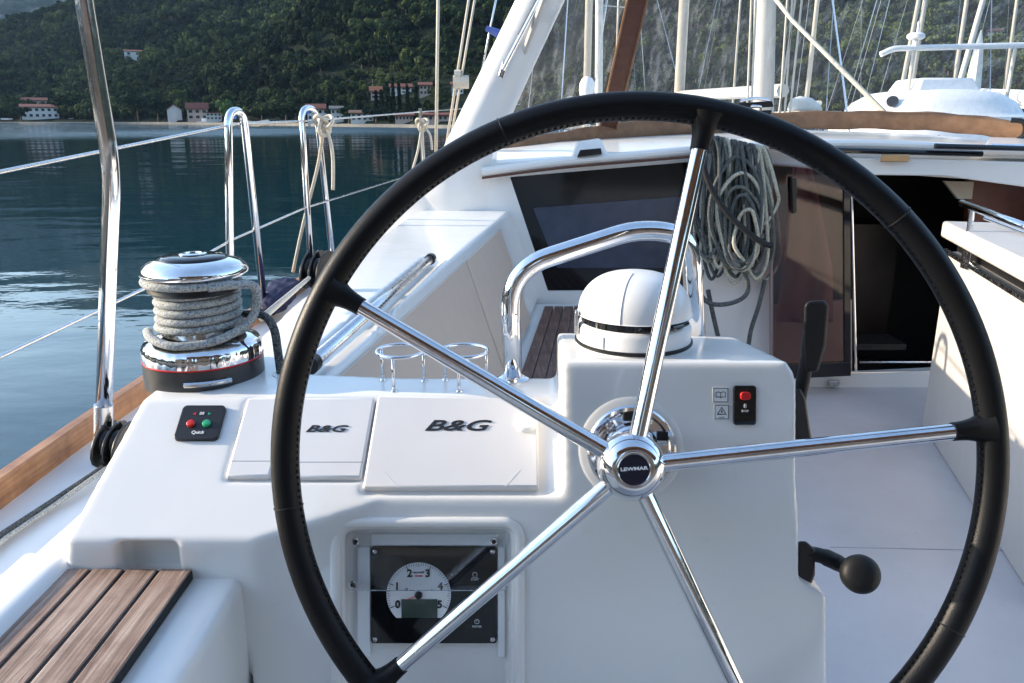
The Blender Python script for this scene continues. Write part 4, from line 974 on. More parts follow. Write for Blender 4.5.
# ================================================================ OWN MAST
mst = thing('yacht_mast', 'thick white mast with bundled halyards just ahead of the clear screen', 'mast', atY(764, 150, 7.6))
obj('spar', tube([atY(762, 150, 7.6), atY(766, -40, 7.6), atY(772, -700, 7.6)], .095, 20), simple('mast_white', (.68, .65, .58), .35), mst, smooth=180)
for (xa, xb) in ((746, 753), (750, 758), (778, 790), (783, 795), (775, 801), (787, 806)):
    obj('halyard', tube([atY(xa, 140, 7.4), atY(xb, -40, 7.4), atY(xb + 6, -300, 7.4)], .010, 6), rope_cream, mst)
line('vang_line', 'white rope slanting down from the mast to the roof', [atY(770, -8, 7.3), atY(792, 20, 7.2), atY(884, 112, 5.6)], .017, rope_cream, 'rope')

# ================================================================ NEIGHBOURING BOATS
mastm = simple('mast_alloy', (.60, .55, .46), .35, .1); sailm = simple('sail_cloth', (.72, .70, .64), .8, var=.1, bmp=.01, bscale=6)
hullm = simple('boat_white', (.75, .75, .74), .3)
def sailboat(px, D, L, label, mh=15, mr=.08, furl=False, lean=0, rot=0, hh=1.2, spread=True, cover=True):
    base = atY(px, 118, D); base.z = 0
    t_ = thing('moored_sailboat', label, 'sailboat', base, 'sailing boats moored beyond the clear screen'); q = Matrix.Rotation(rot, 3, 'Z')
    def L_(x, y, z): return base + q @ Vector((x, y, 0)) + Vector((0, 0, z))
    st_ = [(-.5, .62, 0), (-.3, .9, .0), (0, 1, .02), (.25, .82, .06), (.42, .42, .12), (.5, .03, .2)]
    vs, fs = [], []
    for (s_, w_, dz) in st_:
        w2 = w_ * L * .16
        vs += [L_(s_ * L, -w2, hh + dz), L_(s_ * L, -w2 * .8, .1), L_(s_ * L, 0, -.4), L_(s_ * L, w2 * .8, .1), L_(s_ * L, w2, hh + dz), L_(s_ * L, 0, hh + dz + .06)]
    for i in range(5):
        for k in range(6): fs.append((i * 6 + k, i * 6 + (k + 1) % 6, (i + 1) * 6 + (k + 1) % 6, (i + 1) * 6 + k))
    fs += [(0, 1, 2, 3, 4, 5), tuple(range(30, 36))]
    obj('hull', (vs, fs), hullm, t_, smooth=40)
    obj('cabin', hull([L_(x * L, y * L, z) for x, y, z in ((-.15, -.09, hh), (-.15, .09, hh), (.25, -.06, hh), (.25, .06, hh), (-.13, -.07, hh + .45), (-.13, .07, hh + .45), (.17, -.045, hh + .38), (.17, .045, hh + .38))]), hullm, t_, smooth=30, bevel=.04)
    obj('cabin_windows', join(*[box(L_(.0, s_ * L * .077, hh + .22), (.2 * L, .03, .14), q) for s_ in (-1, 1)]), gloss_black, t_)
    mx = .06 * L; top_ = L_(mx, 0, mh) + Vector((lean, 0, 0))
    obj('mast', tube([L_(mx, 0, hh), top_], [mr, mr * .8], 12), mastm, t_, smooth=180)
    obj('boom', join(tube([L_(mx, 0, hh + 1.3), L_(mx - .38 * L, 0, hh + 1.25)], mr * .9, 8)), mastm, t_)
    if cover: obj('furled_mainsail', tube(spline([L_(mx, 0, hh + 1.5), L_(mx - .1 * L, .03, hh + 1.56), L_(mx - .2 * L, -.03, hh + 1.5), L_(mx - .37 * L, 0, hh + 1.4)], 4), .17, 10), sailm, t_, smooth=180)
    sprd = [tube([L_(mx, -.9, mh * .55), L_(mx, .9, mh * .55)], .03, 6)] if spread else []
    if sprd: obj('spreader', join(*sprd), mastm, t_)
    for (a, b_) in ((.5, 0), (-.5, 0), (.06, 1), (.06, -1)):
        e = L_(a * L, b_ * L * .15, hh + .15); obj('stay', tube([e, top_], .012, 5), steel, t_)
    if furl: obj('furled_jib', tube([lerp(L_(.5 * L, 0, hh + .3), top_, s_) for s_ in (0, .1, .5, .9)], [.06, .12, .11, .05], 10), sailm, t_, smooth=180)
    rl = []
    for s_ in (-1, 1):
        for x in (-.45, -.25, 0, .22, .4):
            wd = np.interp(x, [a[0] for a in st_], [a[1] for a in st_]) * L * .155; rl.append(tube([L_(x * L, s_ * wd, hh), L_(x * L, s_ * wd, hh + .7)], .014, 5))
    obj('guard_rail', join(*rl), steel, t_)
    return t_
sailboat(584, 21, 11, 'moored sailboat with a pale bare mast left of the brown strap', 16, .10, True, 0, R(80), cover=False)
sailboat(690, 15, 12, 'moored sailboat with the thick white furled sail nearest the yacht mast', 15, .10, True, 0, R(96), cover=False)
sailboat(806, 24, 11, 'moored sailboat with a slim mast just behind the slanting rope', 15, .07, False, .2, R(75), cover=False)
sailboat(728, 34, 10, 'small moored sailboat seen faintly between the furled sail and thick mast', 13, .05, False, 0, R(60), cover=False)
sailboat(902, 22, 10, 'moored sailboat whose leaning mast meets the end of the radar arch', 14, .06, False, .9, R(85))
sailboat(920, 27, 12, 'moored sailboat with a stout upright mast behind the radar arch', 16, .08, False, .45, R(100))
sailboat(962, 25, 12, 'moored sailboat with its mast rising over the motor yacht roof', 16, .065, False, .15, R(92))
sailboat(622, 40, 10, 'distant moored sailboat just behind the brown strap of the hood', 13, .05, False, 0, R(120))
sailboat(1010, 32, 11, 'moored sailboat beyond the far end of the motor yacht', 14, .07, True, -.3, R(85))
# motor yacht
my = thing('motor_yacht', 'white motor yacht with domed wheelhouse roof and radar arch', 'motor yacht', atY(965, 118, 17) * 1.0)
my.location.z = 0; D = 17
mb = [(-3.2, -.1), (3.2, -.1)]
c0 = atY(965, 118, D)
def MY(x, y, z): return Vector((c0.x + x, D + y, z + H))
obj('hull', hull([MY(-3.5, -2, -1.0), MY(3.6, -2, -1.0), MY(-3.5, 7, -.6), MY(3.6, 7, -.6), MY(-3.2, -2, -2.3), MY(3.2, -2, -2.3), MY(-3.2, 7, -2.3), MY(3.2, 7, -2.3), MY(0, 10, -.5)]), hullm, my, smooth=30, bevel=.08)
dv, df = [], []
for j, (w_, dpt, z) in enumerate([(2.0, 1.9, -.95), (1.98, 1.85, .02), (1.72, 1.6, .1), (1.55, 1.5, .32), (1.2, 1.25, .52), (.6, .7, .60), (.02, .02, .62)]):
    for k in range(28):
        a = 2 * math.pi * k / 28; ex = .75; dv.append(MY(w_ * 1.0 * math.copysign(abs(math.cos(a)) ** ex, math.cos(a)), 1.5 + dpt * math.copysign(abs(math.sin(a)) ** ex, math.sin(a)), z))
for j in range(6):
    for k in range(28): df.append((j * 28 + k, j * 28 + (k + 1) % 28, (j + 1) * 28 + (k + 1) % 28, (j + 1) * 28 + k))
obj('wheelhouse', (dv, df), hullm, my, smooth=60)
obj('roof_box', hull([MY(x, y, z) for x, y, z in ((-.8, .6, .4), (.7, .6, .4), (-.6, .8, .82), (.5, .8, .82), (-.8, 2.2, .4), (.7, 2.2, .4), (-.6, 2, .82), (.5, 2, .82))]), hullm, my, smooth=30, bevel=.05)
obj('porthole', lathe([(.12, -.02), (.12, .02)], MY(-1.35, .4, .33), Vector((-.5, -1, .6)), 20), gloss_black, my)
obj('radar_arch', join(tube(bend([MY(-1.45, 1, 1.30), MY(-1.2, 1, 1.42), MY(2.2, 1, 1.5)], .2), .06, 10)), hullm, my)
for x in (-.75, 1.4): obj('arch_leg', tube([MY(x, 1, 1.45), MY(x - .02, 1, .2)], .04, 10), mastm, my)
obj('radar', join(lathe([(.14, 0), (.18, .03), (.18, .09), (.13, .13), (0, .14)], MY(-.75, 1, 1.6), seg=24), tube([MY(-.75, 1, 1.4), MY(-.75, 1, 1.62)], .06, 8), tube([MY(-.72, 1, 1.72), MY(-.72, 1, 1.95)], .03, 6)), hullm, my)
obj('flag_cover', lathe([(.16, 0), (.13, .5), (.09, .9), (.01, 1.25)], MY(.95, 1.6, .6), seg=10), sailm, my)
t_ = thing('satellite_dome', 'small white satellite dome on a distant motor boat roof', 'dome', atY(587, 93, 20))
obj('dome', lathe([(.16, -.2), (.19, 0), (.18, .16), (.12, .27), (.0, .32)], atY(587, 90, 20), seg=24), hullm, t_, smooth=60); obj('stand', tube([atY(587, 92, 20), atY(587, 125, 20)], .05, 8), hullm, t_)
sb_ = thing('covered_dinghy', 'white covered dinghy bundle on the deck beyond the canvas band', 'dinghy', atY(803, 108, 12))
obj('cover', hull([atY(px, py, y) for px, py in ((786, 112), (790, 99), (800, 96), (812, 98), (820, 104), (824, 112)) for y in (12, 13.2)]), sailm, sb_, smooth=50, bevel=.08)
obj('keel_board', box(atY(803, 114, 12.5), (.6, 1.4, .08)), mastm, sb_)

# ================================================================ SETTING: water, hills, woods, houses
m, t, b = nt('sea_water'); vec = coords(t)
b.inputs['Base Color'].default_value = (.0005, .024, .036, 1); b.inputs['Roughness'].default_value = .03; b.inputs['IOR'].default_value = 1.33
v1 = coords(t, (.55, 1.0, 1)); w1 = noise(t, 1.1, 4, .5, v1); w2_ = noise(t, .22, 3, .5, v1); w3 = noise(t, 5, 3, .5, v1)
def M_(op, a, b_, t=t):
    n = t.nodes.new('ShaderNodeMath'); n.operation = op
    for i, x in enumerate((a, b_)):
        if isinstance(x, (int, float)): n.inputs[i].default_value = x
        else: t.links.new(x, n.inputs[i])
    return n.outputs[0]
gd = t.nodes.new('ShaderNodeVectorMath'); gd.operation = 'LENGTH'; t.links.new(coords(t), gd.inputs[0])
far = t.nodes.new('ShaderNodeMapRange'); far.inputs['From Min'].default_value = 85; far.inputs['From Max'].default_value = 130; t.links.new(gd.outputs['Value'], far.inputs['Value'])
patch = noise(t, .02, 3, .5, coords(t, (1, .3, 1))); pr_ = ramp(t, patch.outputs['Fac'], [(.42, (0, 0, 0)), (.6, (1, 1, 1))])
amp = M_('ADD', .35, M_('MULTIPLY', far.outputs[0], 5.5)); amp = M_('ADD', amp, M_('MULTIPLY', pr_.outputs[0], .5))
hgt = M_('MULTIPLY', M_('ADD', M_('ADD', M_('MULTIPLY', w1.outputs['Fac'], .6), M_('MULTIPLY', w2_.outputs['Fac'], 4.2)), M_('MULTIPLY', w3.outputs['Fac'], .12)), amp)
bump(t, b, hgt, .034)
far.outputs[0]; sxy = t.nodes.new('ShaderNodeSeparateXYZ'); t.links.new(coords(t), sxy.inputs[0]); mrx = t.nodes.new('ShaderNodeMapRange'); mrx.inputs['From Min'].default_value = -75; mrx.inputs['From Max'].default_value = -35; t.links.new(sxy.outputs[0], mrx.inputs['Value'])
farx = M_('MULTIPLY', far.outputs[0], M_('ADD', .12, mrx.outputs[0]))
t.links.new(M_('ADD', .03, M_('MULTIPLY', farx, M_('ADD', .16, M_('MULTIPLY', pr_.outputs[0], .2)))), b.inputs['Roughness'])
water = m
wv = [Vector((x, y, 0)) for x, y in ((-2600, -2600), (2600, -2600), (2600, 2600), (-2600, 2600))]
tag(obj('sea', (wv, [(0, 1, 2, 3)]), water, smooth=None), 'calm dark blue green sea around the yacht', 'water', kind='structure')
# terrain: polar grid
def sm(x): x = np.clip(x, 0, 1); return x * x * (3 - 2 * x)
_g = rng.normal(size=(96, 96))
def vnoise(x, y, s):
    x = x / s + 31.7; y = y / s + 17.3; xi = np.floor(x).astype(int); yi = np.floor(y).astype(int); fx = x - xi; fy_ = y - yi; fx = fx * fx * (3 - 2 * fx); fy_ = fy_ * fy_ * (3 - 2 * fy_)
    g = lambda a, c: _g[a % 96, c % 96]
    return (g(xi, yi) * (1 - fx) + g(xi + 1, yi) * fx) * (1 - fy_) + (g(xi, yi + 1) * (1 - fx) + g(xi + 1, yi + 1) * fx) * fy_
def shore(az): return np.interp(az, np.radians([-180, -60, -38, -31, -21, -13, -5, 8, 40, 60, 180]), [300, 330, 345, 335, 290, 215, 172, 165, 180, 240, 300]) + 3 * np.sin(az * 40)
AZK = np.radians([-180, -120, -95, -60, -45, -33, -27, -21, -14, -5, 10, 40, 90, 180]); ELK = np.array([5, 5, 4.5, 4, 3.6, 3.7, 5.4, 8.2, 11.5, 13, 14, 13, 9, 5.])
def height(x, y):
    r = np.hypot(x, y); az = np.arctan2(x, y); s0 = shore(az)
    el = np.interp(az, AZK, ELK); Hc = np.tan(np.radians(el)) * 800
    t_ = np.clip((r - s0 - 16) / (784 - s0), 0, 1)
    h = Hc * (t_ ** 1.1) + (1.4 * sm((r - s0) / 5))
    beyond = sm((r - 800) / 300); h = h * (1 - .35 * beyond)
    far_ = np.tan(np.radians(np.interp(az, np.radians([-180, -70, -50, -33, 0, 60, 180]), [8, 7, 9.5, 10.8, 14, 12, 8]))) * 1700 * sm((r - 950) / 750)
    h = np.maximum(h, far_ * 1.0) + (vnoise(x, y, 90) * 9 + vnoise(x, y, 35) * 3.5) * sm((r - s0 - 20) / 70) + vnoise(x, y, 260) * 16 * sm((r - 900) / 400)
    return np.where(r < s0, -3, h)
NA, rad = 360, np.concatenate([np.linspace(155, 360, 90), np.linspace(366, 830, 60), np.linspace(860, 2300, 40)])
az = np.linspace(-math.pi, math.pi, NA, endpoint=False)
A_, R_ = np.meshgrid(az, rad); X_ = R_ * np.sin(A_); Y_ = R_ * np.cos(A_); Z_ = height(X_, Y_)
tvs = np.stack([X_.ravel(), Y_.ravel(), Z_.ravel()], 1); i_, j_ = np.meshgrid(np.arange(len(rad) - 1), np.arange(NA), indexing='ij')
tf_ = np.stack([i_ * NA + j_, i_ * NA + (j_ + 1) % NA, (i_ + 1) * NA + (j_ + 1) % NA, (i_ + 1) * NA + j_], -1).reshape(-1, 4)
me = bpy.data.meshes.new('hills'); me.from_pydata(tvs.tolist(), [], tf_.tolist()); me.update()
m, t, b = nt('hillside'); vec = coords(t)
n1 = noise(t, .035, 8, .65, vec); n2 = noise(t, .25, 6, .7, vec)
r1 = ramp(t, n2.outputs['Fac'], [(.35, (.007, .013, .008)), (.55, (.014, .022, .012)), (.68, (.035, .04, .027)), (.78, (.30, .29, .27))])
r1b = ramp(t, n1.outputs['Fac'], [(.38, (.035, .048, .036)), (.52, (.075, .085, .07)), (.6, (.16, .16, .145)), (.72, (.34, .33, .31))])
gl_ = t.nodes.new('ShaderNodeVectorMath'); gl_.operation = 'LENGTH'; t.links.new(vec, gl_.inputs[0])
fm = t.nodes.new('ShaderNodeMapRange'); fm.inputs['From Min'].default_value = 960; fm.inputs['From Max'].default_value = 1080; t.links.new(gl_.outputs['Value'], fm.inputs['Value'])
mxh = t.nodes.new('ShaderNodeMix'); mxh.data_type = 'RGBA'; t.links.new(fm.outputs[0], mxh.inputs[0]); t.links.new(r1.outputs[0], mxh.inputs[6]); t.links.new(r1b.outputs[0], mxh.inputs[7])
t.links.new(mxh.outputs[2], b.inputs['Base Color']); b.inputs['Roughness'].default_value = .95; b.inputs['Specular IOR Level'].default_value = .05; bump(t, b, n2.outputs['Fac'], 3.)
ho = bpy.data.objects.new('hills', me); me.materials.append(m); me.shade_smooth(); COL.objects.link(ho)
tag(ho, 'steep wooded hills rising behind the far shore', 'hill', kind='structure')
# quay strip along the shore
qv, qf = [], []
azq = np.linspace(R(-60), R(60), 240)
for a in azq:
    s0 = float(shore(a)) - 3
    for dr, z in ((0, -.5), (0, .6), (7, .7), (7, -.5)): qv.append(Vector(((s0 + dr) * math.sin(a), (s0 + dr) * math.cos(a), z)))
for i in range(len(azq) - 1):
    for k in range(3): qf.append((i * 4 + k, i * 4 + k + 1, (i + 1) * 4 + k + 1, (i + 1) * 4 + k))
tag(obj('shore_road', (qv, qf), simple('pale_stone', (.17, .165, .15), .9, var=.25, scale=.6), smooth=None), 'pale stone quay road along the far shore', 'road', kind='structure')

# leafy crowns
def crown(n, rx, rz, seed, leaf=.55, conic=False, lumps=7):
    g = np.random.default_rng(seed); C_ = []
    if conic: cs = [(0, 0, z, .55 * (1 - z * .8) + .12) for z in np.linspace(0, 1, 9)]
    else: cs = [(0, 0, 0, .62)] + [(*(g.normal(size=2) * .36), g.uniform(-.25, .5), g.uniform(.3, .5)) for _ in range(lumps)]
    k = g.integers(0, len(cs), n); cs = np.array(cs)[k]
    d = g.normal(size=(n, 3)); d /= np.linalg.norm(d, axis=1)[:, None]
    p = cs[:, :3] + d * cs[:, 3:4] * g.uniform(.75, 1.0, (n, 1)); p = p * np.array([rx, rx, rz])
    a = g.normal(size=(n, 3)); a -= d * (a * d).sum(1)[:, None] * .8; a /= np.linalg.norm(a, axis=1)[:, None]; b_ = np.cross(d + g.normal(size=(n, 3)) * .5, a); b_ /= np.linalg.norm(b_, axis=1)[:, None]
    s = leaf * g.uniform(.5, 1.2, (n, 1)); vs = np.stack([p - a * s - b_ * s * .6, p + a * s - b_ * s * .5, p + a * s * .6 + b_ * s, p - a * s * .7 + b_ * s * .7], 1).reshape(-1, 3)
    return vs
def leafmat(name, lo, mid_, hi):
    m, t, b = nt(name); oi = t.nodes.new('ShaderNodeObjectInfo'); gi = t.nodes.new('ShaderNodeNewGeometry')
    pn = noise(t, .014, 3, .6, oi.outputs['Location']); pr2 = t.nodes.new('ShaderNodeMapRange'); pr2.inputs['From Min'].default_value = .36; pr2.inputs['From Max'].default_value = .66; t.links.new(pn.outputs['Fac'], pr2.inputs['Value'])  # location patches put sunlit and darker hillside zones into the leaf colour
    add = M_('ADD', M_('ADD', M_('MULTIPLY', oi.outputs['Random'], .36, t), M_('MULTIPLY', gi.outputs['Random Per Island'], .22, t), t), M_('MULTIPLY', pr2.outputs[0], .42, t), t)
    r = ramp(t, add, [(.2, lo), (.5, mid_), (.8, hi)]); t.links.new(r.outputs[0], b.inputs['Base Color']); b.inputs['Roughness'].default_value = .9; b.inputs['Specular IOR Level'].default_value = .05
    return m
leafm = leafmat('foliage', (.007, .014, .008), (.025, .041, .016), (.095, .12, .042)); leafd = leafmat('dark_foliage', (.006, .013, .008), (.010, .022, .012), (.022, .038, .018)); leafl = leafmat('light_foliage', (.05, .09, .03), (.08, .13, .04), (.12, .16, .06))
bark = simple('bark', (.09, .065, .045), .9)
def quadmesh(name, vs, mat, extra=None):
    n = len(vs) // 4; V_ = vs.tolist(); Fq = np.arange(n * 4).reshape(-1, 4).tolist(); mi = [0] * n
    if extra: k = len(V_); V_ += [tuple(v) for v in extra[0]]; Fq += [tuple(i + k for i in f) for f in extra[1]]; mi += [1] * len(extra[1])
    me = bpy.data.meshes.new(name); me.from_pydata(V_, [], Fq); me.materials.append(mat)
    if extra: me.materials.append(bark); me.polygons.foreach_set('material_index', mi)
    return me
protos = bpy.data.collections.new('tree_kinds')
for k in range(6):
    rx, rz = [(2.6, 2.4), (3.0, 2.2), (2.3, 2.9), (2.8, 2.6), (2.0, 3.4), (1.5, 1.3)][k]
    me = quadmesh('woodland_tree', crown([760, 800, 760, 760, 760, 400][k], rx, rz, 20 + k, .31), leafm, tube([(0, 0, -rz * 1.5), (0, 0, rz * .3)], [.25, .12], 6)); o = bpy.data.objects.new('woodland_tree', me); protos.objects.link(o)
NT = 38000
a_ = rng.uniform(R(-41), R(41), NT); u_ = rng.uniform(0, 1, NT); r0_ = shore(a_) + 15; r_ = np.sqrt(r0_ ** 2 + u_ * (870 ** 2 - r0_ ** 2))
x_, y_ = r_ * np.sin(a_), r_ * np.cos(a_); clr = vnoise(x_, y_, 42) + .6 * vnoise(x_, y_, 15)
keep = (clr < 2.1)
x_, y_, r_, a_ = x_[keep], y_[keep], r_[keep], a_[keep]; z_ = height(x_, y_)
HOUSES = [(-30.6, 318, 'h'), (-24.8, 470, 'h')]
sc_ = rng.uniform(.7, 1.6, len(x_)) * (1 - .3 * sm((vnoise(x_, y_, 60) + .3))) * (.62 + .62 * np.clip((r_ - 180) / 300, 0, 1))
WOODS = (x_, y_, z_, sc_)
def build_woods(mask):
    x, y, z, s = (w[mask] for w in WOODS)
    me = bpy.data.meshes.new('wood'); me.from_pydata(np.stack([x, y, z + 2.0 * s], 1).tolist(), [], [])
    at = me.attributes.new('tscale', 'FLOAT', 'POINT'); at.data.foreach_set('value', s.astype(np.float32))
    o = bpy.data.objects.new('woodland', me); COL.objects.link(o)
    ng = bpy.data.node_groups.new('scatter', 'GeometryNodeTree'); ng.interface.new_socket('Geometry', in_out='INPUT', socket_type='NodeSocketGeometry'); ng.interface.new_socket('Geometry', in_out='OUTPUT', socket_type='NodeSocketGeometry')
    gi = ng.nodes.new('NodeGroupInput'); go = ng.nodes.new('NodeGroupOutput'); ip = ng.nodes.new('GeometryNodeInstanceOnPoints'); ci = ng.nodes.new('GeometryNodeCollectionInfo')
    ci.inputs['Collection'].default_value = protos; ci.inputs['Separate Children'].default_value = True; ci.inputs['Reset Children'].default_value = True
    rv_ = ng.nodes.new('FunctionNodeRandomValue'); rv_.data_type = 'FLOAT_VECTOR'; rv_.inputs[0].default_value = (-.12, -.12, 0); rv_.inputs[1].default_value = (.12, .12, 6.28)
    na = ng.nodes.new('GeometryNodeInputNamedAttribute'); na.data_type = 'FLOAT'; na.inputs[0].default_value = 'tscale'
    L = ng.links.new; L(gi.outputs[0], ip.inputs['Points']); L(ci.outputs[0], ip.inputs['Instance']); ip.inputs['Pick Instance'].default_value = True
    L(rv_.outputs[0], ip.inputs['Rotation']); L(na.outputs[0], ip.inputs['Scale']); L(ip.outputs[0], go.inputs[0])
    md = o.modifiers.new('scatter', 'NODES'); md.node_group = ng
    tag(o, 'dense mixed woodland covering the hillsides across the water', 'woodland', kind='stuff')
# houses
wallm = simple('house_render', (.55, .54, .51), .85, var=.08, scale=.6); wallp = simple('house_pink', (.40, .31, .26), .85, var=.1, scale=.6); roofm = simple('roof_tiles', (.15, .05, .035), .9, var=.3, scale=2); winm = simple('dark_window', (.02, .025, .03), .2)
hs_xy = []
def place(px, yb, lo=5.):
    a = math.atan2((px - 512) / FOC, cp + (341.5 - 118) / FOC * sp)
    s0 = float(shore(a)); best = None
    for r in np.arange(s0 + lo, 840, 2.):
        x, y = r * math.sin(a), r * math.cos(a); z = float(height(np.array([x]), np.array([y]))[0])
        e = (z - H) / y; sy = 341.5 - FOC * (e * cp + sp) / (cp - e * sp)
        if sy <= yb: break
    return a, r, x, y, z
def house(px, yb, wpx, dpx, hpx, label, name='shore_house', mat=None, roofh=1.6, floors=2, zoff=0, rot=0, group='houses on the far shore', nwin=4, flat=False, roof=None):
    roofm_ = roof or roofm; a, r, x, y, z = place(px, yb); k_ = r * math.cos(a) ** 2 / 805. if True else 1; w, d, h = wpx * k_, dpx * k_, hpx * k_; roofh *= k_ * 1.4
    hs_xy.append((x, y, max(w, d)))
    base = Vector((x, y, z)); t_ = thing(name, label, 'house', base, group); q = Matrix.Rotation(-a + rot, 3, 'Z'); L_ = lambda X, Y, Z: base + q @ Vector((X, Y, 0)) + Vector((0, 0, Z))
    obj('wall', hull([L_(sx * w / 2, sy * d / 2, zz) for sx in (-1, 1) for sy in (-1, 1) for zz in (-4, h)] + ([] if flat else [L_(sx * w / 2, 0, h + roofh * .92) for sx in (-1, 1)])), mat or wallm, t_, smooth=20)
    o_ = .45
    if flat: obj('roof', box(L_(0, 0, h + .15), (w + .6, d + .6, .3), q), roofm_, t_)
    else: obj('roof', join(*[prism([L_(-w / 2 - o_, sy * (d / 2 + o_), h - .1), L_(w / 2 + o_, sy * (d / 2 + o_), h - .1), L_(w / 2 + o_, 0, h + roofh), L_(-w / 2 - o_, 0, h + roofh)], Vector((0, 0, .25))) for sy in (-1, 1)]), roofm_, t_)
    fh = h / floors
    for f_ in range(floors):
        for k in range(nwin):
            X = (k + .5) / nwin * w - w / 2; obj('window', box(L_(X, -d / 2 - .01, fh * (f_ + .55)), (min(1.5, w / nwin * .5), .12, fh * .48), q), winm, t_)
    return t_
house(41, 119, 36, 20, 12, 'broad white house with red roof alone at the water edge, far left', nwin=6, roofh=2)
house(37, 110, 24, 14, 10, 'red roofed upper storey house standing just above the broad white house', nwin=3, mat=wallp, roofh=2)
house(141, 62, 17, 12, 10, 'plain white house alone high up among the trees', roofh=1., nwin=2)
house(175, 121, 12, 14, 10, 'narrow gabled pale house left of the red roofed group', rot=R(90), nwin=2, roofh=4)
house(198, 121, 20, 14, 11, 'pink fronted house with a bright red roof, middle of the shore group', mat=wallp, roofh=4, nwin=3)
house(214, 121.5, 15, 10, 7, 'low white terrace house right of the bright red roof', nwin=4, flat=True)
house(318, 124, 20, 14, 11, 'white gabled house behind the knotted hoop stanchion', roofh=3, nwin=4)
house(338, 124, 13, 10, 11, 'grey roofed white house right behind the white gabled one', nwin=3, roof=simple('roof_grey', (.12, .12, .12), .9))
house(362, 123, 22, 12, 7, 'pale house with brown roof left of the shrouds', nwin=4, roof=simple('roof_brown', (.13, .075, .05), .9))
house(377, 100, 10, 9, 7, 'hillside house with orange roof left of the cypress group', mat=wallp, nwin=2, roofh=3, roof=simple('roof_orange', (.22, .08, .045), .9))
house(402, 95, 20, 10, 6, 'wide hillside house with a red roof above the cypress group', nwin=4, roofh=2)
house(426, 97, 11, 10, 9, 'pale hillside villa right of the wide red roofed one', mat=wallp, nwin=3)
house(404, 126.5, 17, 9, 5, 'long low reddish building on the quay, left of its twin', mat=wallp, floors=1, nwin=5, roofh=1.)
house(438, 127.5, 28, 9, 5.5, 'long low reddish building on the quay beside the shrouds', mat=wallp, floors=1, nwin=6, roofh=1.)
house(458, 94, 11, 9, 8, 'cream villa on the slope right behind the leaning shrouds', nwin=3)
house(980, 40, 16, 10, 8, 'pale villa high on the slope above the motor yacht', nwin=4)
keepm = np.ones(len(WOODS[0]), bool)
for hx, hy, hw_ in hs_xy:
    hd = np.array([hx, hy]) / math.hypot(hx, hy); rel = np.stack([WOODS[0] - hx, WOODS[1] - hy], 1); al = rel @ hd; ac = np.abs(rel @ np.array([-hd[1], hd[0]]))
    keepm &= ~((ac < hw_ * .55 + 1.) & (al < hw_ * .5 + 2) & (al > (-60 if math.hypot(hx, hy) > 400 else -18)))
build_woods(keepm)
# individual shore trees
def tree(px, yb, wpx, hpx, label, mat, name='shore_tree', conic=False, seed=1, cat='tree', group='trees along the far shore'):
    a, r, x, y, z = place(px, yb); k_ = r / 805.; rx, rz = wpx * k_ / (1.7 if not conic else 1.3), hpx * k_ / (2.1 if not conic else 1.1)
    t_ = thing(name, label, cat, Vector((x, y, z)), group)
    vs = crown(900 if not conic else 700, rx, rz, seed, .42 if not conic else .34, conic, 9); me = quadmesh('crown', vs, mat); o = bpy.data.objects.new('crown', me); COL.objects.link(o); o.parent = t_; o.location = (0, 0, rz * 1.15 if not conic else .6)
    obj('trunk', tube([Vector((x, y, z - 1)), Vector((x + .1, y, z + rz * 1.1))], [.35, .15], 8), bark, t_)
tree(138, 121, 34, 26, 'very broad dark tree on the shore left of the house group', leafd, seed=5)
tree(158, 121.5, 20, 22, 'dark round tree touching the very broad one', leafd, seed=6)
tree(228, 121, 17, 21, 'bright green round tree right of the house group', leafl, seed=7)
tree(286, 122.5, 22, 19, 'olive green round tree left of the knotted hoop', leafm, seed=8)
tree(262, 122, 18, 16, 'green tree between the two hoop stanchions', leafm, seed=9)
tree(66, 117, 16, 18, 'dark tree right behind the broad white waterside house', leafd, seed=10)
for px_t, yb_t, w_t, h_t, l_t in ((305, 124.5, 12, 12, 'rounded dark tree against the left wall of the white gabled house'), (349, 125, 15, 13, 'bushy tree between the grey roofed house and the brown roofed one'), (376, 126, 13, 12, 'low bushy tree below the cypresses, near the quay'), (422, 127, 10, 10, 'small bushy tree between the two low quay buildings'), (187, 122, 8, 10, 'small tree between the gabled house and the red roofed house'), (21, 121, 9, 11, 'small tree left of the broad white waterside house'), (95, 122, 22, 14, 'low spreading tree on the bare shore near the steel post')):
    tree(px_t, yb_t, w_t, h_t, l_t, leafd, seed=int(px_t))
for k, (px, yb, h_) in enumerate([(388, 118, 26), (394, 118, 31), (382, 119, 22), (400, 116, 26), (408, 117, 25), (377, 118, 20), (417, 118, 24), (391, 123, 18), (346, 121, 17), (329, 124, 17)]):
    tree(px, yb, 4.6, h_, 'tall dark cypress, number %s' % k, leafd, 'cypress_tree', True, 40 + k, 'cypress', 'cypresses below the hillside villas')
cyl = ['tall dark cypress in front of the orange roofed hillside house', 'tallest dark cypress at the middle of the hillside group', 'shorter cypress on the outer edge of the hillside group, by the orange roof', 'cypress in front of the wide red roofed house', 'cypress below the pale hillside villa', 'lowest slim cypress beside the orange roofed house', 'cypress farthest toward the shrouds in the hillside group', 'small cypress just above the low quay building', 'single cypress beside the grey roofed white house', 'single cypress in front of the white gabled house']
for o, l in zip([o for o in bpy.data.objects if o.name.startswith('cypress_tree') and o.parent is None], cyl): o['label'] = l
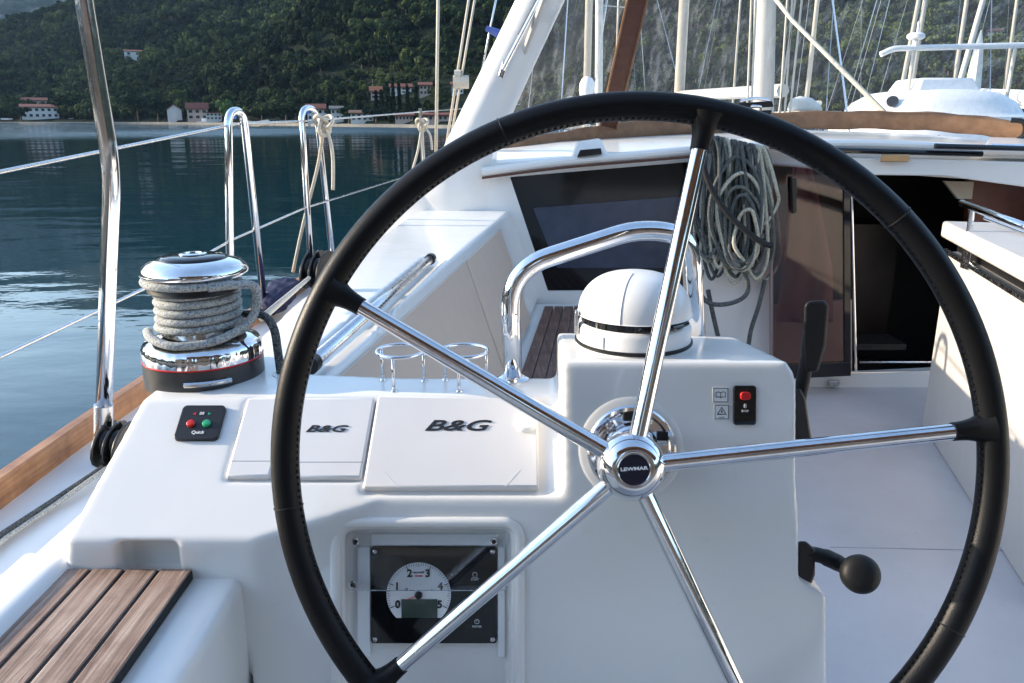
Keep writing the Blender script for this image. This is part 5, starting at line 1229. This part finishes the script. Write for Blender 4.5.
# little boats along the shore
def dinghy(px, D, L, label, mat, cab=True):
    b0_ = atY(px, 120, D); b0_.z = 0; t_ = thing('small_boat', label, 'boat', b0_, 'small boats off the far shore'); L_ = lambda x, y, z: b0_ + Vector((x * L, y * L, z))
    obj('hull', hull([L_(-.5, -.15, 1), L_(.3, -.17, 1.0), L_(.55, 0, 1.2), L_(.3, .17, 1), L_(-.5, .15, 1), L_(-.45, 0, -.3), L_(.35, 0, -.3)]), mat, t_, smooth=30)
    if cab: obj('cabin', hull([L_(x, y, z) for x in (-.2, .12) for y in (-.1, .1) for z in (.9, 1.9)]), hullm, t_, smooth=30, bevel=.08)
dinghy(8, 300, 10, 'blue hulled boat at the very left edge of the far shore', simple('boat_blue', (.08, .18, .35), .4)); dinghy(206, 268, 6, 'small white boat moored below the bright red roof', hullm); dinghy(132, 300, 6, 'small open white boat left of the small cabin boat', hullm, False); dinghy(72, 300, 5, 'tiny white boat near the broad white house', hullm)

for k, (bx, bw, bh) in enumerate(((-9, 13, 7.5), (8, 16, 9))):  # added warehouses out of view, giving the polished steel warm dark reflections
    t_ = thing('added_warehouse', ['added low stone warehouse astern, unseen, there for reflections', 'added taller stone warehouse astern, unseen, there for reflections'][k], 'building', Vector((bx, -24, 1.4)))
    obj('wall', box(Vector((bx, -24, 1.4 + bh / 2)), (bw, 8, bh)), simple('warehouse_stone' + str(k), (.26, .19, .14), .9, var=.2, scale=.7), t_, smooth=None)
    obj('roof', prism([Vector((bx - bw / 2 - .4, y, 1.4 + bh + z)) for y, z in ((-19.6, 0), (-24, 2), (-28.4, 0))], Vector((bw + .8, 0, 0))), roofm, t_, smooth=None)
    for wx in range(4):
        for wz in range(2): obj('window', box(Vector((bx - bw / 2 + bw * (wx + .5) / 4, -19.98, 1.4 + bh * (.28 + .45 * wz))), (1.1, .1, 1.5)), winm, t_)
# added quay astern, out of view, reflected warm and dark in the steel
tag(obj('quay', box(Vector((0, -24, .1)), (160, 30, 2.6)), simple('quay_stone', (.24, .22, .19), .9, var=.25, scale=.5), smooth=None, bevel=.05), 'added stone quay astern of the yacht, unseen, there for reflections', 'quay', kind='structure')
hz, ht, _b = nt('haze_air'); ht.nodes.remove(_b); pvv = ht.nodes.new('ShaderNodeVolumePrincipled'); pvv.inputs['Color'].default_value = (.42, .66, 1, 1); pvv.inputs['Density'].default_value = .00006; pvv.inputs['Anisotropy'].default_value = .2
ht.links.new(pvv.outputs[0], [n for n in ht.nodes if n.type == 'OUTPUT_MATERIAL'][0].inputs['Volume'])
tag(obj('haze', box(Vector((0, 0, 347)), (5600, 5600, 706)), hz, smooth=None), 'thin bluish summer haze over the bay', 'haze', kind='stuff')

# ================================================================ LIGHT, SKY, CAMERA
w = bpy.data.worlds.new('World'); S.world = w; w.use_nodes = True; t = w.node_tree; bg = t.nodes['Background']
sky = t.nodes.new('ShaderNodeTexSky'); sky.sky_type = 'NISHITA'; sky.sun_disc = False
EL, AZ = R(17), R(-85)                    # azimuth from +Y, clockwise positive
sky.sun_elevation = EL; sky.sun_rotation = AZ; sky.air_density = 1.0; sky.dust_density = .65; sky.ozone_density = 1.0
t.links.new(sky.outputs[0], bg.inputs['Color']); bg.inputs['Strength'].default_value = .15
sd = Vector((math.sin(AZ) * math.cos(EL), math.cos(AZ) * math.cos(EL), math.sin(EL)))
li = bpy.data.lights.new('sun', 'SUN'); li.energy = 2.7; li.angle = R(.53); li.color = (1, .85, .66)
lo = bpy.data.objects.new('sun', li); COL.objects.link(lo); lo.rotation_euler = sd.to_track_quat('Z', 'Y').to_euler(); lo.location = (-30, 10, 20)
cam = bpy.data.cameras.new('camera'); co = bpy.data.objects.new('camera', cam); COL.objects.link(co); co.location = (0, 0, H); co.rotation_euler = (math.pi / 2 - PIT, 0, 0)
cam.sensor_width = 36; cam.lens = FOC / 1024 * 36; cam.clip_start = .05; cam.clip_end = 6000; S.camera = co
S.view_settings.view_transform = 'Standard'; S.view_settings.look = 'None'; S.view_settings.gamma = 1; S.view_settings.exposure = 1.82
S.cycles.use_denoising = True; S.cycles.max_bounces = 8; S.cycles.transparent_max_bounces = 12
S.cycles.sample_clamp_indirect = 6; S.cycles.caustics_reflective = False; S.cycles.caustics_refractive = False
